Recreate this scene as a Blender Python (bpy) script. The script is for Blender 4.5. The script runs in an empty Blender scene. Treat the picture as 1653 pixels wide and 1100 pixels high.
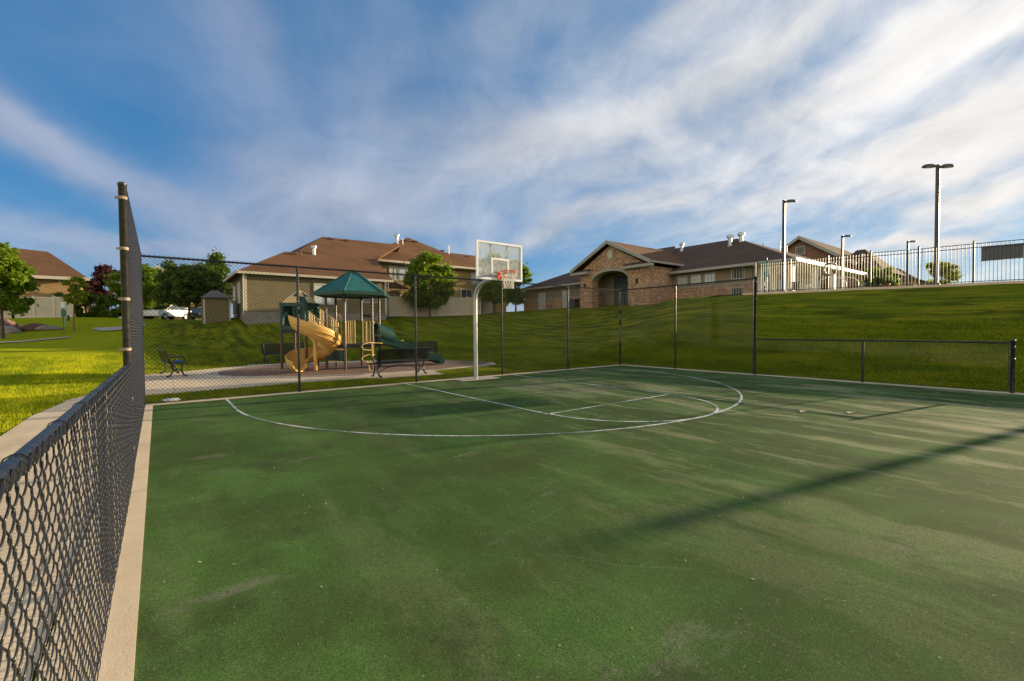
import bpy, math, random
import numpy as np
from mathutils import Vector, Matrix
R = math.radians
PI = math.pi
random.seed(7)
rng = np.random.default_rng(11)
scene = bpy.context.scene
col = scene.collection

# ------------------------------------------------------------------ camera
cam_d = bpy.data.cameras.new('camera')
cam = bpy.data.objects.new('camera', cam_d); col.objects.link(cam)
scene.camera = cam
YAW, PITCH, ROLL = 0.661, -0.0262, -0.0070
CAM = Vector((-7.134, -10.006, 1.50))
f = Vector((math.sin(YAW)*math.cos(PITCH), math.cos(YAW)*math.cos(PITCH), math.sin(PITCH)))
r = f.cross(Vector((0, 0, 1))).normalized(); u = r.cross(f)
c_, s_ = math.cos(ROLL), math.sin(ROLL)
r2 = c_*r + s_*u; u2 = -s_*r + c_*u
cam.matrix_world = Matrix(((r2.x, u2.x, -f.x, CAM.x), (r2.y, u2.y, -f.y, CAM.y), (r2.z, u2.z, -f.z, CAM.z), (0, 0, 0, 1)))
cam_d.sensor_width = 36; cam_d.lens = 733.9/1653*36
cam_d.clip_start = 0.05; cam_d.clip_end = 3000

# ------------------------------------------------------------------ light
SUN_DIR = Vector((0.979, -0.206, math.tan(R(10.8)))).normalized()   # towards the sun
SUN_EL = math.asin(SUN_DIR.z); SUN_AZ = math.atan2(SUN_DIR.x, SUN_DIR.y)
sun_d = bpy.data.lights.new('sun', 'SUN'); sun_d.energy = 4.6; sun_d.angle = R(0.4); sun_d.color = (1.0, 0.78, 0.50)
sun = bpy.data.objects.new('sun', sun_d); col.objects.link(sun)
sun.rotation_euler = SUN_DIR.to_track_quat('Z', 'Y').to_euler()

class N:
    """tiny node-tree helper"""
    def __init__(s, tree): s.t = tree; s.n = tree.nodes; s.l = tree.links
    def node(s, typ, **kw):
        n = s.n.new(typ)
        for k, v in kw.items():
            if k.startswith('i_'): n.inputs[k[2:]].default_value = v
            else: setattr(n, k, v)
        return n
    def set(s, sock, v):
        if hasattr(v, 'is_output') or isinstance(v, bpy.types.NodeSocket): s.l.new(v, sock)
        else: sock.default_value = v
    def math(s, op, a, b=0.0, c=None, clamp=False):
        n = s.n.new('ShaderNodeMath'); n.operation = op; n.use_clamp = clamp
        s.set(n.inputs[0], a); s.set(n.inputs[1], b)
        if c is not None: s.set(n.inputs[2], c)
        return n.outputs[0]
    def vmath(s, op, a, b=(0, 0, 0)):
        n = s.n.new('ShaderNodeVectorMath'); n.operation = op
        s.set(n.inputs[0], a); s.set(n.inputs[1], b)
        return n.outputs['Value'] if op in ('DOT_PRODUCT', 'LENGTH', 'DISTANCE') else n.outputs[0]
    def mix(s, fac, a, b, mode='MIX'):
        n = s.n.new('ShaderNodeMix'); n.data_type = 'RGBA'; n.blend_type = mode
        s.set(n.inputs[0], fac); s.set(n.inputs[6], a); s.set(n.inputs[7], b)
        return n.outputs[2]
    def noise(s, vec, scale, detail=4, rough=.55, dist=0.0, col=False):
        n = s.n.new('ShaderNodeTexNoise'); s.set(n.inputs['Vector'], vec)
        n.inputs['Scale'].default_value = scale; n.inputs['Detail'].default_value = detail
        n.inputs['Roughness'].default_value = rough; n.inputs['Distortion'].default_value = dist
        return n.outputs['Color' if col else 'Fac']
    def ramp(s, fac, a, b, c0=0.0, c1=1.0, interp='LINEAR'):
        n = s.n.new('ShaderNodeMapRange'); n.interpolation_type = 'SMOOTHSTEP' if interp == 'SMOOTH' else 'LINEAR'; n.clamp = True
        s.set(n.inputs[0], fac); n.inputs[1].default_value = a; n.inputs[2].default_value = b
        n.inputs[3].default_value = c0; n.inputs[4].default_value = c1
        return n.outputs[0]
    def mapping(s, vec, loc=(0, 0, 0), rot=(0, 0, 0), scale=(1, 1, 1)):
        n = s.n.new('ShaderNodeMapping'); s.set(n.inputs[0], vec)
        n.inputs[1].default_value = loc; n.inputs[2].default_value = rot; n.inputs[3].default_value = scale
        return n.outputs[0]
    def sep(s, vec):
        n = s.n.new('ShaderNodeSeparateXYZ'); s.set(n.inputs[0], vec); return n.outputs
    def comb(s, x, y, z):
        n = s.n.new('ShaderNodeCombineXYZ'); s.set(n.inputs[0], x); s.set(n.inputs[1], y); s.set(n.inputs[2], z); return n.outputs[0]

def c4(c): return (c[0], c[1], c[2], 1.0)

# ------------------------------------------------------------------ sky
SKY_TINT = (0.22, 0.52, 0.68)
# cloud masses: heading from +Y (deg), elevation (deg), half width, half height, tilt, density
CLOUDS = [(-7.6, 16.3, 8.8, 2.5, -33.0, 0.6), (2.2, 11.6, 9.5, 3.0, -22.0, 0.55), (-9.5, 17.7, 3.8, 2.0, -20.0, 0.4), (6.0, 28.1, 7.2, 4.4, -55.0, 0.38), (9.5, 17.7, 5.7, 3.5, -20.0, 0.4), (17.9, 14.8, 13.4, 4.3, 12.0, 0.62), (20.7, 11.5, 13.8, 2.3, 8.0, 0.45), (22.2, 26.6, 8.8, 5.7, 30.0, 0.22), (31.2, 23.8, 15.4, 2.7, 8.0, 0.35), (40.5, 21.6, 13.2, 2.9, 16.0, 0.62), (52.6, 24.8, 14.1, 2.6, 18.0, 0.52), (66.7, 27.5, 12.6, 2.4, 22.0, 0.62), (75.9, 22.8, 11.7, 2.7, 15.0, 0.62), (83.2, 15.8, 7.5, 3.9, 10.0, 1.0), (43.6, 12.2, 15.5, 1.7, 14.0, 0.6), (57.6, 14.5, 12.8, 1.3, 14.0, 0.35), (72.3, 14.5, 14.9, 1.6, 12.0, 0.45), (80.4, 7.9, 5.7, 0.7, 8.0, 0.8), (84.7, 10.6, 5.1, 1.0, 8.0, 0.7), (-7.2, 8.0, 11.6, 1.8, -8.0, 0.62), (3.8, 7.6, 9.2, 1.1, -4.0, 0.55), (61.7, 32.8, 12.2, 2.2, 10.0, 0.4), (80.8, 25.2, 5.2, 2.5, 15.0, 0.62), (37.4, 32.7, 9.4, 3.0, 20.0, 0.22), (51.2, 18.4, 17.9, 2.1, 14.0, 0.38)]
world = bpy.data.worlds.new('World'); scene.world = world; world.use_nodes = True
w = N(world.node_tree); w.n.clear()
wout = w.node('ShaderNodeOutputWorld'); bg = w.node('ShaderNodeBackground'); bg.inputs[1].default_value = 0.1
sky = w.node('ShaderNodeTexSky', sky_type='NISHITA', sun_disc=False, sun_elevation=SUN_EL, sun_rotation=SUN_AZ,
             altitude=1300, air_density=1.0, dust_density=0.6, ozone_density=2.2)
d = w.node('ShaderNodeTexCoord').outputs['Generated']
x, y, z = w.sep(d)
zz = w.math('ADD', w.math('MAXIMUM', z, 0.0), 0.30)
pl = w.comb(w.math('DIVIDE', x, zz), w.math('DIVIDE', y, zz), 0.0)
pr = w.mapping(pl, rot=(0, 0, R(-66)))           # band direction along local x
warp = w.noise(pr, 0.9, 3, .5, col=True)
prw = w.vmath('ADD', pr, w.vmath('MULTIPLY', w.vmath('SUBTRACT', warp, (0.5, 0.5, 0.5)), (.9, .9, 0)))
big = w.noise(w.mapping(prw, loc=(21.5, 4.4, 3), scale=(0.55, 1.0, 1)), 1.0, 2, .4)
mid = w.noise(w.mapping(prw, loc=(8.4, 15.2, 9), scale=(1.7, 2.2, 1)), 1.0, 5, .55)
fine = w.noise(w.mapping(prw, loc=(5.7, 9.2, 2), scale=(4.6, 6.0, 1)), 1.0, 8, .62)
azd = w.math('MULTIPLY', w.math('ARCTAN2', x, y), 180/PI); eld = w.math('MULTIPLY', w.math('ARCSINE', z), 180/PI)
ae = w.comb(azd, eld, 0.0)
ae = w.vmath('ADD', ae, w.vmath('MULTIPLY', w.vmath('SUBTRACT', w.noise(w.vmath('MULTIPLY', d, (1, 1, 1.6)), 3.2, 4, .55, col=True), (.5, .5, .5)), (12, 8, 0)))
mass = None
for (ca, ce, sa, se, ti, st_) in CLOUDS:
    n = w.node('ShaderNodeMapping', vector_type='TEXTURE'); w.l.new(ae, n.inputs[0])
    n.inputs[1].default_value = (ca, ce, 0); n.inputs[2].default_value = (0, 0, R(ti)); n.inputs[3].default_value = (sa, se, 1)
    ln = w.vmath('DOT_PRODUCT', n.outputs[0], n.outputs[0])
    gq = w.math('MULTIPLY', w.math('POWER', 2.718, w.math('MULTIPLY', ln, -1.0)), st_)
    mass = gq if mass is None else w.math('SUBTRACT', w.math('ADD', mass, gq), w.math('MULTIPLY', mass, gq))
sdir = w.vmath('NORMALIZE', w.comb(x, y, 0.0))
sunh = w.vmath('DOT_PRODUCT', sdir, Vector((SUN_DIR.x, SUN_DIR.y, 0)).normalized()[:])
near = w.ramp(sunh, -0.05, 0.95, 0, 1)
tex = w.math('ADD', w.math('MULTIPLY', w.math('SUBTRACT', mid, .5), .55), w.math('MULTIPLY', w.math('SUBTRACT', fine, .5), w.ramp(near, 0.1, .9, 0.12, .95)))
dens = w.math('ADD', w.math('ADD', mass, w.math('MULTIPLY', near, .24)), w.math('ADD', tex, w.math('MULTIPLY', w.math('SUBTRACT', big, .5), .5)))
cover = w.ramp(dens, -0.22, 1.02, 0.0, 1.0, 'SMOOTH')
lowb = w.ramp(z, 0.0, 0.16, 0.70, 0.0, 'SMOOTH')
cover = w.math('MULTIPLY', cover, w.ramp(near, .2, .8, .90, 1.0))
cover = w.math('SUBTRACT', 1.0, w.math('MULTIPLY', w.math('SUBTRACT', 1.0, cover), w.math('SUBTRACT', 1.0, lowb)))
glow = w.math('POWER', w.ramp(w.vmath('DOT_PRODUCT', d, SUN_DIR[:]), 0.25, 1.0), 1.5)
ccol = w.mix(w.ramp(near, 0.0, .85), c4((1.95, 2.12, 2.65)), c4((2.45, 2.62, 2.85)))
ccol = w.mix(glow, ccol, c4((4.3, 4.15, 4.0)))
shade = w.ramp(w.math('ADD', w.math('MULTIPLY', mid, .7), w.math('MULTIPLY', fine, .3)), 0.36, 0.62, 0.80, 1.12)
ccol = w.vmath('SCALE', ccol)
w.l.new(shade, ccol.node.inputs['Scale'])
skc = w.mix(1.0, sky.outputs[0], c4(SKY_TINT), 'MULTIPLY')
skc = w.mix(0.5, skc, c4((.20, 1.05, 2.35)))
skc = w.mix(w.ramp(near, .35, .9, 0, .35), skc, c4((1.35, 1.85, 2.45)))
fin = w.mix(cover, skc, ccol)
# unseen bright cloud added behind the viewer to fill the shaded facades
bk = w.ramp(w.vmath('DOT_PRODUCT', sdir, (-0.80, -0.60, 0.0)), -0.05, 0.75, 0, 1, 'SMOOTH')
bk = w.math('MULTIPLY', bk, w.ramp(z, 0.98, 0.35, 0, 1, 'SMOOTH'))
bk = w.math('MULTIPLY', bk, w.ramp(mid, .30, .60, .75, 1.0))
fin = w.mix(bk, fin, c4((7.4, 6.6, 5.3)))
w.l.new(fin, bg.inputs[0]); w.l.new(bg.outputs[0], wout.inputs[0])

scene.view_settings.view_transform = 'Standard'; scene.view_settings.look = 'None'
scene.view_settings.exposure = 1.2; scene.view_settings.gamma = 1.0
scene.render.engine = 'CYCLES'

# ------------------------------------------------------------------ materials
def newmat(name):
    m = bpy.data.materials.new(name); m.use_nodes = True
    t = N(m.node_tree); b = t.n['Principled BSDF']
    return m, t, b
def objco(t): return t.node('ShaderNodeTexCoord').outputs['Object']

def mat(name, c, rough=.6, var=.15, scale=3.0, metal=0.0, bump=0.0, bscale=40.0, spec=.5, c2=None, coat=0.0):
    m, t, b = newmat(name)
    co = objco(t); nz = t.noise(co, scale, 5, .6)
    k = t.ramp(nz, .3, .7)
    hi = c2 if c2 else tuple(min(1, v*(1+var)) for v in c); lo = c if c2 else tuple(v*(1-var) for v in c)
    t.l.new(t.mix(k, c4(lo), c4(hi)), b.inputs['Base Color'])
    b.inputs['Roughness'].default_value = rough; b.inputs['Metallic'].default_value = metal
    b.inputs['Specular IOR Level'].default_value = spec
    b.inputs['Coat Weight'].default_value = coat
    t.l.new(t.ramp(t.noise(co, scale*4, 4), .3, .7, max(0, rough-.08), min(1, rough+.08)), b.inputs['Roughness'])
    if bump:
        bn = t.node('ShaderNodeBump'); bn.inputs['Strength'].default_value = bump; bn.inputs['Distance'].default_value = .02
        t.l.new(t.noise(co, bscale, 4, .6), bn.inputs['Height']); t.l.new(bn.outputs[0], b.inputs['Normal'])
    return m

def wall_vec(t, axis):
    """2D coordinates of a wall: run along axis, height"""
    x, y, z = t.sep(objco(t))
    return t.comb({'x': x, 'y': y, 's': t.math('ADD', x, y)}[axis], z, 0.0)

def brick_mat(name, cols, mortar, axis='s', bw=.22, bh=.075, msize=.012, bump=.5, rough=.9):
    m, t, b = newmat(name)
    v = wall_vec(t, axis)
    br = t.node('ShaderNodeTexBrick'); t.l.new(v, br.inputs['Vector'])
    br.inputs['Color1'].default_value = c4(cols[0]); br.inputs['Color2'].default_value = c4(cols[1]); br.inputs['Mortar'].default_value = c4(mortar)
    br.inputs['Scale'].default_value = 1.0; br.inputs['Mortar Size'].default_value = msize
    br.inputs['Brick Width'].default_value = bw; br.inputs['Row Height'].default_value = bh; br.inputs['Bias'].default_value = 0.0
    # per-brick colour by snapping coordinates
    vor = t.node('ShaderNodeTexVoronoi'); t.l.new(t.mapping(v, scale=(1/bw, 1/bh, 1)), vor.inputs['Vector']); vor.inputs['Scale'].default_value = 1.0
    k = t.sep(vor.outputs['Color'])[0]
    c = t.mix(t.ramp(k, .55, .75), br.outputs['Color'], c4(cols[2]), 'MIX')
    c = t.mix(t.ramp(k, .12, .0), c, c4(cols[3]), 'MIX')
    c = t.mix(t.ramp(br.outputs['Fac'], .2, .8), c, c4(mortar))
    c = t.mix(t.ramp(t.noise(v, .7, 3), .35, .7, 0, .35), c, c4(cols[0]), 'MULTIPLY')
    t.l.new(c, b.inputs['Base Color']); b.inputs['Roughness'].default_value = rough
    bn = t.node('ShaderNodeBump'); bn.inputs['Strength'].default_value = bump; bn.inputs['Distance'].default_value = .015
    hh = t.math('SUBTRACT', t.math('MULTIPLY', t.noise(v, 18, 4), .6), br.outputs['Fac'])
    t.l.new(hh, bn.inputs['Height']); t.l.new(bn.outputs[0], b.inputs['Normal'])
    return m

def shingle_mat(name, c, c2, axis='x'):
    m, t, b = newmat(name)
    x, y, z = t.sep(objco(t))
    v = t.comb(t.math('ADD', x, t.math('MULTIPLY', y, .83)), t.math('MULTIPLY', z, 2.1), 0)
    br = t.node('ShaderNodeTexBrick'); t.l.new(v, br.inputs['Vector'])
    br.inputs['Scale'].default_value = 1.0; br.inputs['Brick Width'].default_value = .32; br.inputs['Row Height'].default_value = .15
    br.inputs['Mortar Size'].default_value = .01; br.inputs['Mortar Smooth'].default_value = .3
    br.inputs['Color1'].default_value = c4(c); br.inputs['Color2'].default_value = c4(c2); br.inputs['Mortar'].default_value = c4([a*.6 for a in c])
    n1 = t.noise(v, 9, 5, .7); n2 = t.noise(v, .35, 3)
    cc = t.mix(t.ramp(n1, .3, .7, 0, .6), br.outputs['Color'], c4([a*.62 for a in c]))
    cc = t.mix(t.ramp(n2, .35, .65, 0, .35), cc, c4([a*1.35 for a in c2]))
    t.l.new(cc, b.inputs['Base Color']); b.inputs['Roughness'].default_value = .95
    b.inputs['Specular IOR Level'].default_value = .2
    bn = t.node('ShaderNodeBump'); bn.inputs['Strength'].default_value = .6; bn.inputs['Distance'].default_value = .02
    t.l.new(t.math('SUBTRACT', n1, br.outputs['Fac']), bn.inputs['Height']); t.l.new(bn.outputs[0], b.inputs['Normal'])
    return m

def siding_mat(name, c, lap=.16, vert=False):
    m, t, b = newmat(name)
    x, y, z = t.sep(objco(t))
    h = t.math('ADD', x, y) if vert else z
    fr = t.math('FRACT', t.math('DIVIDE', h, lap))
    n1 = t.noise(t.comb(t.math('ADD', x, y), t.math('MULTIPLY', z, 3), 0), 1.3, 4)
    cc = t.mix(t.ramp(n1, .3, .7, 0, 1), c4([a*.88 for a in c]), c4([a*1.1 for a in c]))
    cc = t.mix(t.ramp(fr, 0.0, .09, 1, 0), cc, c4([a*.5 for a in c]))
    t.l.new(cc, b.inputs['Base Color']); b.inputs['Roughness'].default_value = .75
    bn = t.node('ShaderNodeBump'); bn.inputs['Strength'].default_value = .8; bn.inputs['Distance'].default_value = .02
    t.l.new(t.ramp(fr, 0, 1, 1.0, .0), bn.inputs['Height']); t.l.new(bn.outputs[0], b.inputs['Normal'])
    return m

def plain(name, c, rough=.5, metal=0.0, trans=0.0, alpha=1.0, ior=1.45):
    m, t, b = newmat(name)
    b.inputs['Base Color'].default_value = c4(c); b.inputs['Roughness'].default_value = rough; b.inputs['Metallic'].default_value = metal
    b.inputs['Transmission Weight'].default_value = trans; b.inputs['IOR'].default_value = ior; b.inputs['Alpha'].default_value = alpha
    return m

def leaf_mat(name, c, c2, trans=.35):
    m, t, b = newmat(name)
    oi = t.node('ShaderNodeNewGeometry')
    k = oi.outputs['Random Per Island']
    cc = t.mix(k, c4(c), c4(c2))
    t.l.new(cc, b.inputs['Base Color']); b.inputs['Roughness'].default_value = .55
    b.inputs['Specular IOR Level'].default_value = .3
    tr = t.node('ShaderNodeBsdfTranslucent'); t.l.new(t.mix(1.0, cc, c4((1.25, 1.35, .6)), 'MULTIPLY'), tr.inputs[0])
    mx = t.node('ShaderNodeMixShader'); mx.inputs[0].default_value = trans
    t.l.new(b.outputs[0], mx.inputs[1]); t.l.new(tr.outputs[0], mx.inputs[2])
    t.l.new(mx.outputs[0], t.n['Material Output'].inputs[0])
    return m

M = {}
M['black'] = mat('black_vinyl_coating', (.012, .013, .014), .38, .3, 8)
M['wire'] = mat('black_coated_wire', (.013, .014, .016), .34, .3, 20)
M['wire_m'] = mat('dull_black_wire', (.006, .006, .007), .7, .3, 20, spec=.15)
M['galv'] = mat('galvanised_steel', (.42, .42, .41), .42, .2, 5, metal=.75)
M['galv_dull'] = mat('weathered_black_pipe', (.010, .010, .011), .32, .4, 6, c2=(.032, .030, .028))
M['rust'] = mat('rusty_band', (.20, .13, .075), .7, .3, 30, c2=(.34, .30, .24))
def conc_mat(name, lo, hi, axis=1, step=1.5):
    m, t, b = newmat(name); co = objco(t)
    c = t.mix(t.ramp(t.noise(co, 1.4, 6, .65), .32, .68), c4(lo), c4(hi))
    c = t.mix(t.ramp(t.noise(co, .5, 5, .7), .52, .68, 0, .45), c, c4([a*.62 for a in lo]))
    c = t.mix(t.ramp(t.noise(co, 55, 4, .7), .58, .72, 0, .5), c, c4([a*.55 for a in lo]))
    q = t.sep(co)[axis]; fr = t.math('ABSOLUTE', t.math('SUBTRACT', t.math('FRACT', t.math('DIVIDE', q, step)), .5))
    jt = t.ramp(fr, 0.0, .011/step, 1, 0)
    c = t.mix(t.math('MULTIPLY', jt, .75), c, c4([a*.25 for a in lo]))
    t.l.new(c, b.inputs['Base Color']); b.inputs['Roughness'].default_value = .9; b.inputs['Specular IOR Level'].default_value = .2
    bn = t.node('ShaderNodeBump'); bn.inputs['Strength'].default_value = .25; bn.inputs['Distance'].default_value = .01
    t.l.new(t.math('SUBTRACT', t.noise(co, 80, 4, .7), t.math('MULTIPLY', jt, 2.0)), bn.inputs['Height']); t.l.new(bn.outputs[0], b.inputs['Normal'])
    return m
M['conc'] = conc_mat('pale_concrete', (.56, .44, .29), (.68, .55, .37), 1, 3.05)
M['conc_x'] = conc_mat('pale_walk_concrete', (.56, .44, .30), (.68, .55, .38), 0, 1.52)
M['conc2'] = conc_mat('grey_concrete', (.36, .33, .28), (.46, .42, .36), 0, 1.52)
M['brick'] = brick_mat('mixed_brown_brick', [(.29, .125, .055), (.42, .22, .11), (.60, .42, .26), (.12, .065, .045)], (.30, .23, .16))
M['shingle'] = shingle_mat('brown_shingle', (.115, .058, .028), (.155, .080, .040))
M['shingle_dk'] = shingle_mat('dark_shingle', (.082, .052, .036), (.11, .072, .050))
M['shingle_gr'] = shingle_mat('grey_shingle', (.12, .115, .115), (.2, .19, .18))
M['siding'] = siding_mat('olive_lap_siding', (.145, .120, .058))
M['siding_red'] = siding_mat('red_brown_siding', (.19, .095, .055), .2)
M['stucco'] = mat('tan_stucco', (.30, .22, .09), .95, .12, 1.5, bump=.4, bscale=50)
M['stucco_gr'] = mat('grey_tan_stucco', (.20, .165, .105), .95, .1, 1.5, bump=.4, bscale=50)
M['stucco_or'] = mat('orange_tan_stucco', (.30, .19, .085), .95, .1, 1.5, bump=.4, bscale=50)
M['stucco_wh'] = mat('sun_glare_stucco', (.80, .76, .70), .9, .05, 2, bump=.3, bscale=50)
M['trim'] = mat('cream_trim', (.46, .42, .33), .6, .08, 2)
M['trim_gr'] = mat('grey_trim', (.30, .29, .25), .6, .08, 2)
M['found'] = mat('concrete_foundation', (.21, .19, .16), .9, .15, 2, bump=.3)
M['vinyl'] = siding_mat('cream_vinyl_boards', (.58, .49, .36), .15, vert=True)
M['vinylp'] = mat('cream_vinyl', (.62, .53, .40), .45, .05, 2)
M['white'] = mat('white_paint', (.78, .77, .74), .4, .04, 3)
M['glass_dk'] = mat('window_glass', (.05, .075, .09), .07, .3, .8, spec=.8)
M['skyglass'] = mat('sky_painted_glazing', (.26, .40, .44), .12, .2, .7, spec=.9)  # opaque panes, the sky showing through is put into the pale colour
M['blind'] = mat('window_blind', (.42, .47, .48), .2, .12, 1.5, spec=.9)
M['dark'] = mat('dark_metal', (.02, .02, .022), .5, .2, 6)
M['bronze'] = mat('bronze_lamp_paint', (.035, .037, .042), .45, .2, 3)
M['iron'] = mat('black_iron_paint', (.018, .018, .024), .42, .2, 6)
M['ygold'] = mat('golden_tan_plastic', (.66, .40, .105), .5, .08, 2, spec=.35)
M['ytan'] = mat('tan_plastic', (.66, .46, .20), .6, .08, 2, spec=.3)
M['ybar'] = mat('yellow_tan_paint', (.62, .44, .15), .4, .08, 2)
M['green'] = mat('dark_green_plastic', (.012, .060, .046), .45, .2, 2, spec=.35)
M['groof'] = mat('teal_green_roof_panel', (.016, .12, .125), .6, .2, 3, spec=.3)
M['brown'] = mat('brown_post_paint', (.085, .040, .024), .4, .2, 3)
M['deck'] = mat('black_deck_coating', (.012, .014, .014), .6, .3, 6)
M['pole'] = mat('grey_galvanised_pole', (.40, .41, .41), .38, .15, 2, metal=.55)
M['wframe'] = mat('white_backboard_frame', (.72, .73, .72), .4, .05, 3)
M['orange'] = mat('orange_rim_paint', (.62, .075, .018), .4, .15, 6)
M['net'] = mat('dirty_white_net', (.66, .62, .54), .9, .1, 9)
M['steel'] = mat('steel_strut', (.22, .22, .22), .4, .15, 4, metal=.6)
M['rock'] = mat('boulder_rock', (.15, .12, .105), .9, .3, 2.2, bump=.8, bscale=9, c2=(.34, .29, .26))
M['rock2'] = mat('red_boulder_rock', (.11, .06, .05), .9, .3, 2.2, bump=.8, bscale=9, c2=(.22, .13, .10))
M['bark'] = mat('tree_bark', (.085, .06, .042), .95, .3, 8, bump=.8, bscale=30)
M['bark_lt'] = mat('pale_bark', (.24, .14, .09), .95, .2, 8, bump=.5, bscale=30)
M['leaf'] = leaf_mat('green_leaf', (.085, .15, .008), (.20, .28, .016), .5)
M['leaf_dk'] = leaf_mat('dark_leaf', (.045, .08, .006), (.10, .15, .012), .4)
M['leaf_yel'] = leaf_mat('yellow_green_leaf', (.16, .20, .012), (.32, .34, .02), .45)
M['leaf_pur'] = leaf_mat('purple_leaf', (.035, .012, .014), (.10, .035, .035), .2)
M['car'] = mat('silver_car_paint', (.72, .73, .74), .3, .03, 1, coat=.5)
M['car_dk'] = mat('dark_car_paint', (.04, .045, .05), .22, .03, 1, metal=.4, coat=.6)
M['tyre'] = mat('tyre_rubber', (.015, .015, .015), .8)
M['redlamp'] = plain('red_lens', (.4, .02, .02), .3)
M['headlamp'] = plain('clear_lens', (.7, .72, .75), .15)
M['greenbox'] = mat('green_sheet_metal', (.01, .13, .065), .4, .1, 3)
M['teal'] = mat('teal_canvas', (.01, .17, .15), .8, .15, 6)
M['paleteal'] = mat('pale_teal_sign', (.30, .48, .48), .5, .1, 6)
M['signback'] = mat('grey_sign_back', (.10, .105, .115), .5, .1, 4)
M['tarp'] = mat('white_plastic', (.75, .75, .74), .5, .05, 8)
M['blue'] = mat('blue_plastic_film', (.02, .12, .42), .35, .3, 20)
M['red'] = leaf_mat('red_shrub_leaf', (.20, .02, .01), (.35, .05, .02), .3)
# clear acrylic
m, t, b = newmat('scuffed_clear_acrylic')
co = objco(t); k = t.ramp(t.noise(co, 9, 6, .65), .40, .66, .22, .48)
tr = t.node('ShaderNodeBsdfTransparent'); tr.inputs[0].default_value = (.86, .90, .89, 1)
b.inputs['Base Color'].default_value = (.66, .69, .69, 1); b.inputs['Roughness'].default_value = .12
mx = t.node('ShaderNodeMixShader'); t.l.new(k, mx.inputs[0]); t.l.new(tr.outputs[0], mx.inputs[1]); t.l.new(b.outputs[0], mx.inputs[2])
t.l.new(mx.outputs[0], t.n['Material Output'].inputs[0]); M['acryl'] = m
# perforated bench metal
m, t, b = newmat('perforated_bench_steel')
v = t.mapping(objco(t), scale=(1, 1, 1)); x, y, z = t.sep(v)
fx = t.math('SUBTRACT', t.math('FRACT', t.math('DIVIDE', x, .042)), .5); fy = t.math('SUBTRACT', t.math('FRACT', t.math('DIVIDE', t.math('ADD', y, z), .042)), .5)
hole = t.math('LESS_THAN', t.math('ADD', t.math('MULTIPLY', fx, fx), t.math('MULTIPLY', fy, fy)), .15)
b.inputs['Base Color'].default_value = (.014, .015, .016, 1); b.inputs['Roughness'].default_value = .4
tr = t.node('ShaderNodeBsdfTransparent'); mx = t.node('ShaderNodeMixShader')
t.l.new(hole, mx.inputs[0]); t.l.new(b.outputs[0], mx.inputs[1]); t.l.new(tr.outputs[0], mx.inputs[2]); t.l.new(mx.outputs[0], t.n['Material Output'].inputs[0]); M['perf'] = m; b.inputs['Base Color'].default_value = (.007, .008, .009, 1); b.inputs['Specular IOR Level'].default_value = .2
# court surface: worn green acrylic with water stains running along y
m, t, b = newmat('worn_green_court_coating')
co = objco(t)
base = t.mix(t.ramp(t.noise(co, .38, 5, .6), .38, .62), c4((.054, .112, .026)), c4((.102, .205, .048)))
base = t.mix(t.ramp(t.noise(co, 1.1, 6, .65), .42, .62, 0, .7), base, c4((.066, .086, .026)))
sv = t.mapping(co, rot=(0, 0, R(6)), scale=(1.15, .26, 1))
wv = t.vmath('ADD', sv, t.vmath('MULTIPLY', t.noise(co, .7, 5, .6, col=True), (.50, .22, 0)))
s1 = t.noise(wv, .95, 9, .66); s2 = t.noise(t.vmath('MULTIPLY', wv, (1.9, 1.5, 1)), 1.4, 9, .70)
x, y, z = t.sep(co)
# the stains lie mostly on the low right-hand half of the slab
zone = t.math('MULTIPLY', t.ramp(t.math('ADD', x, t.math('MULTIPLY', t.noise(co, .5, 3), 3)), -2.6, 2.6, .14, 1), t.ramp(y, -9.0, 0.5, 1, .45))
st = t.math('MULTIPLY', t.ramp(s1, .520, .585, 0, .95, 'SMOOTH'), zone)
dk = t.math('MULTIPLY', t.ramp(s1, .38, .50, .9, 0), zone)
base = t.mix(dk, base, c4((.046, .060, .024)))
base = t.mix(st, base, c4((.38, .37, .21)))
st2 = t.math('MULTIPLY', t.ramp(s2, .53, .585, 0, .85, 'SMOOTH'), zone)
base = t.mix(st2, base, c4((.20, .26, .12)))
# grey scuffs under the hoop and small pale patches
dx = t.math('DIVIDE', t.math('SUBTRACT', x, 1.0), 2.3); dy = t.math('DIVIDE', t.math('ADD', y, 1.3), 2.6)
dd = t.ramp(t.math('ADD', t.math('MULTIPLY', dx, dx), t.math('MULTIPLY', dy, dy)), 0.1, 1.0, 1, 0)
sc = t.math('MULTIPLY', t.ramp(t.noise(t.mapping(co, rot=(0, 0, .5), scale=(1, .45, 1)), 1.7, 6, .62), .46, .62), dd)
base = t.mix(t.math('MULTIPLY', sc, .6), base, c4((.21, .19, .16)))
pat = t.ramp(t.noise(t.mapping(co, rot=(0, 0, -.9), scale=(.6, 1.9, 1)), 1.1, 7, .68), .60, .68, 0, .55)
base = t.mix(pat, base, c4((.24, .23, .17)))
pat2 = t.ramp(t.noise(t.mapping(co, rot=(0, 0, .3), scale=(1, 1, 1)), 2.6, 8, .75), .60, .66, 0, .45)
base = t.mix(pat2, base, c4((.13, .19, .07)))
pat3 = t.ramp(t.noise(t.mapping(co, loc=(9, 3, 0), rot=(0, 0, .1), scale=(1, .7, 1)), .9, 8, .72), .56, .66, 0, .6)
base = t.mix(pat3, base, c4((.048, .058, .028)))
grain = t.noise(co, 120, 5, .8)
base = t.mix(t.ramp(grain, .40, .62, 0, .8), base, c4((.026, .042, .012)))
sp = t.ramp(t.noise(co, 52, 4, .65), .66, .70, 0, .75)
base = t.mix(sp, base, c4((.30, .28, .22)))
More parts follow.
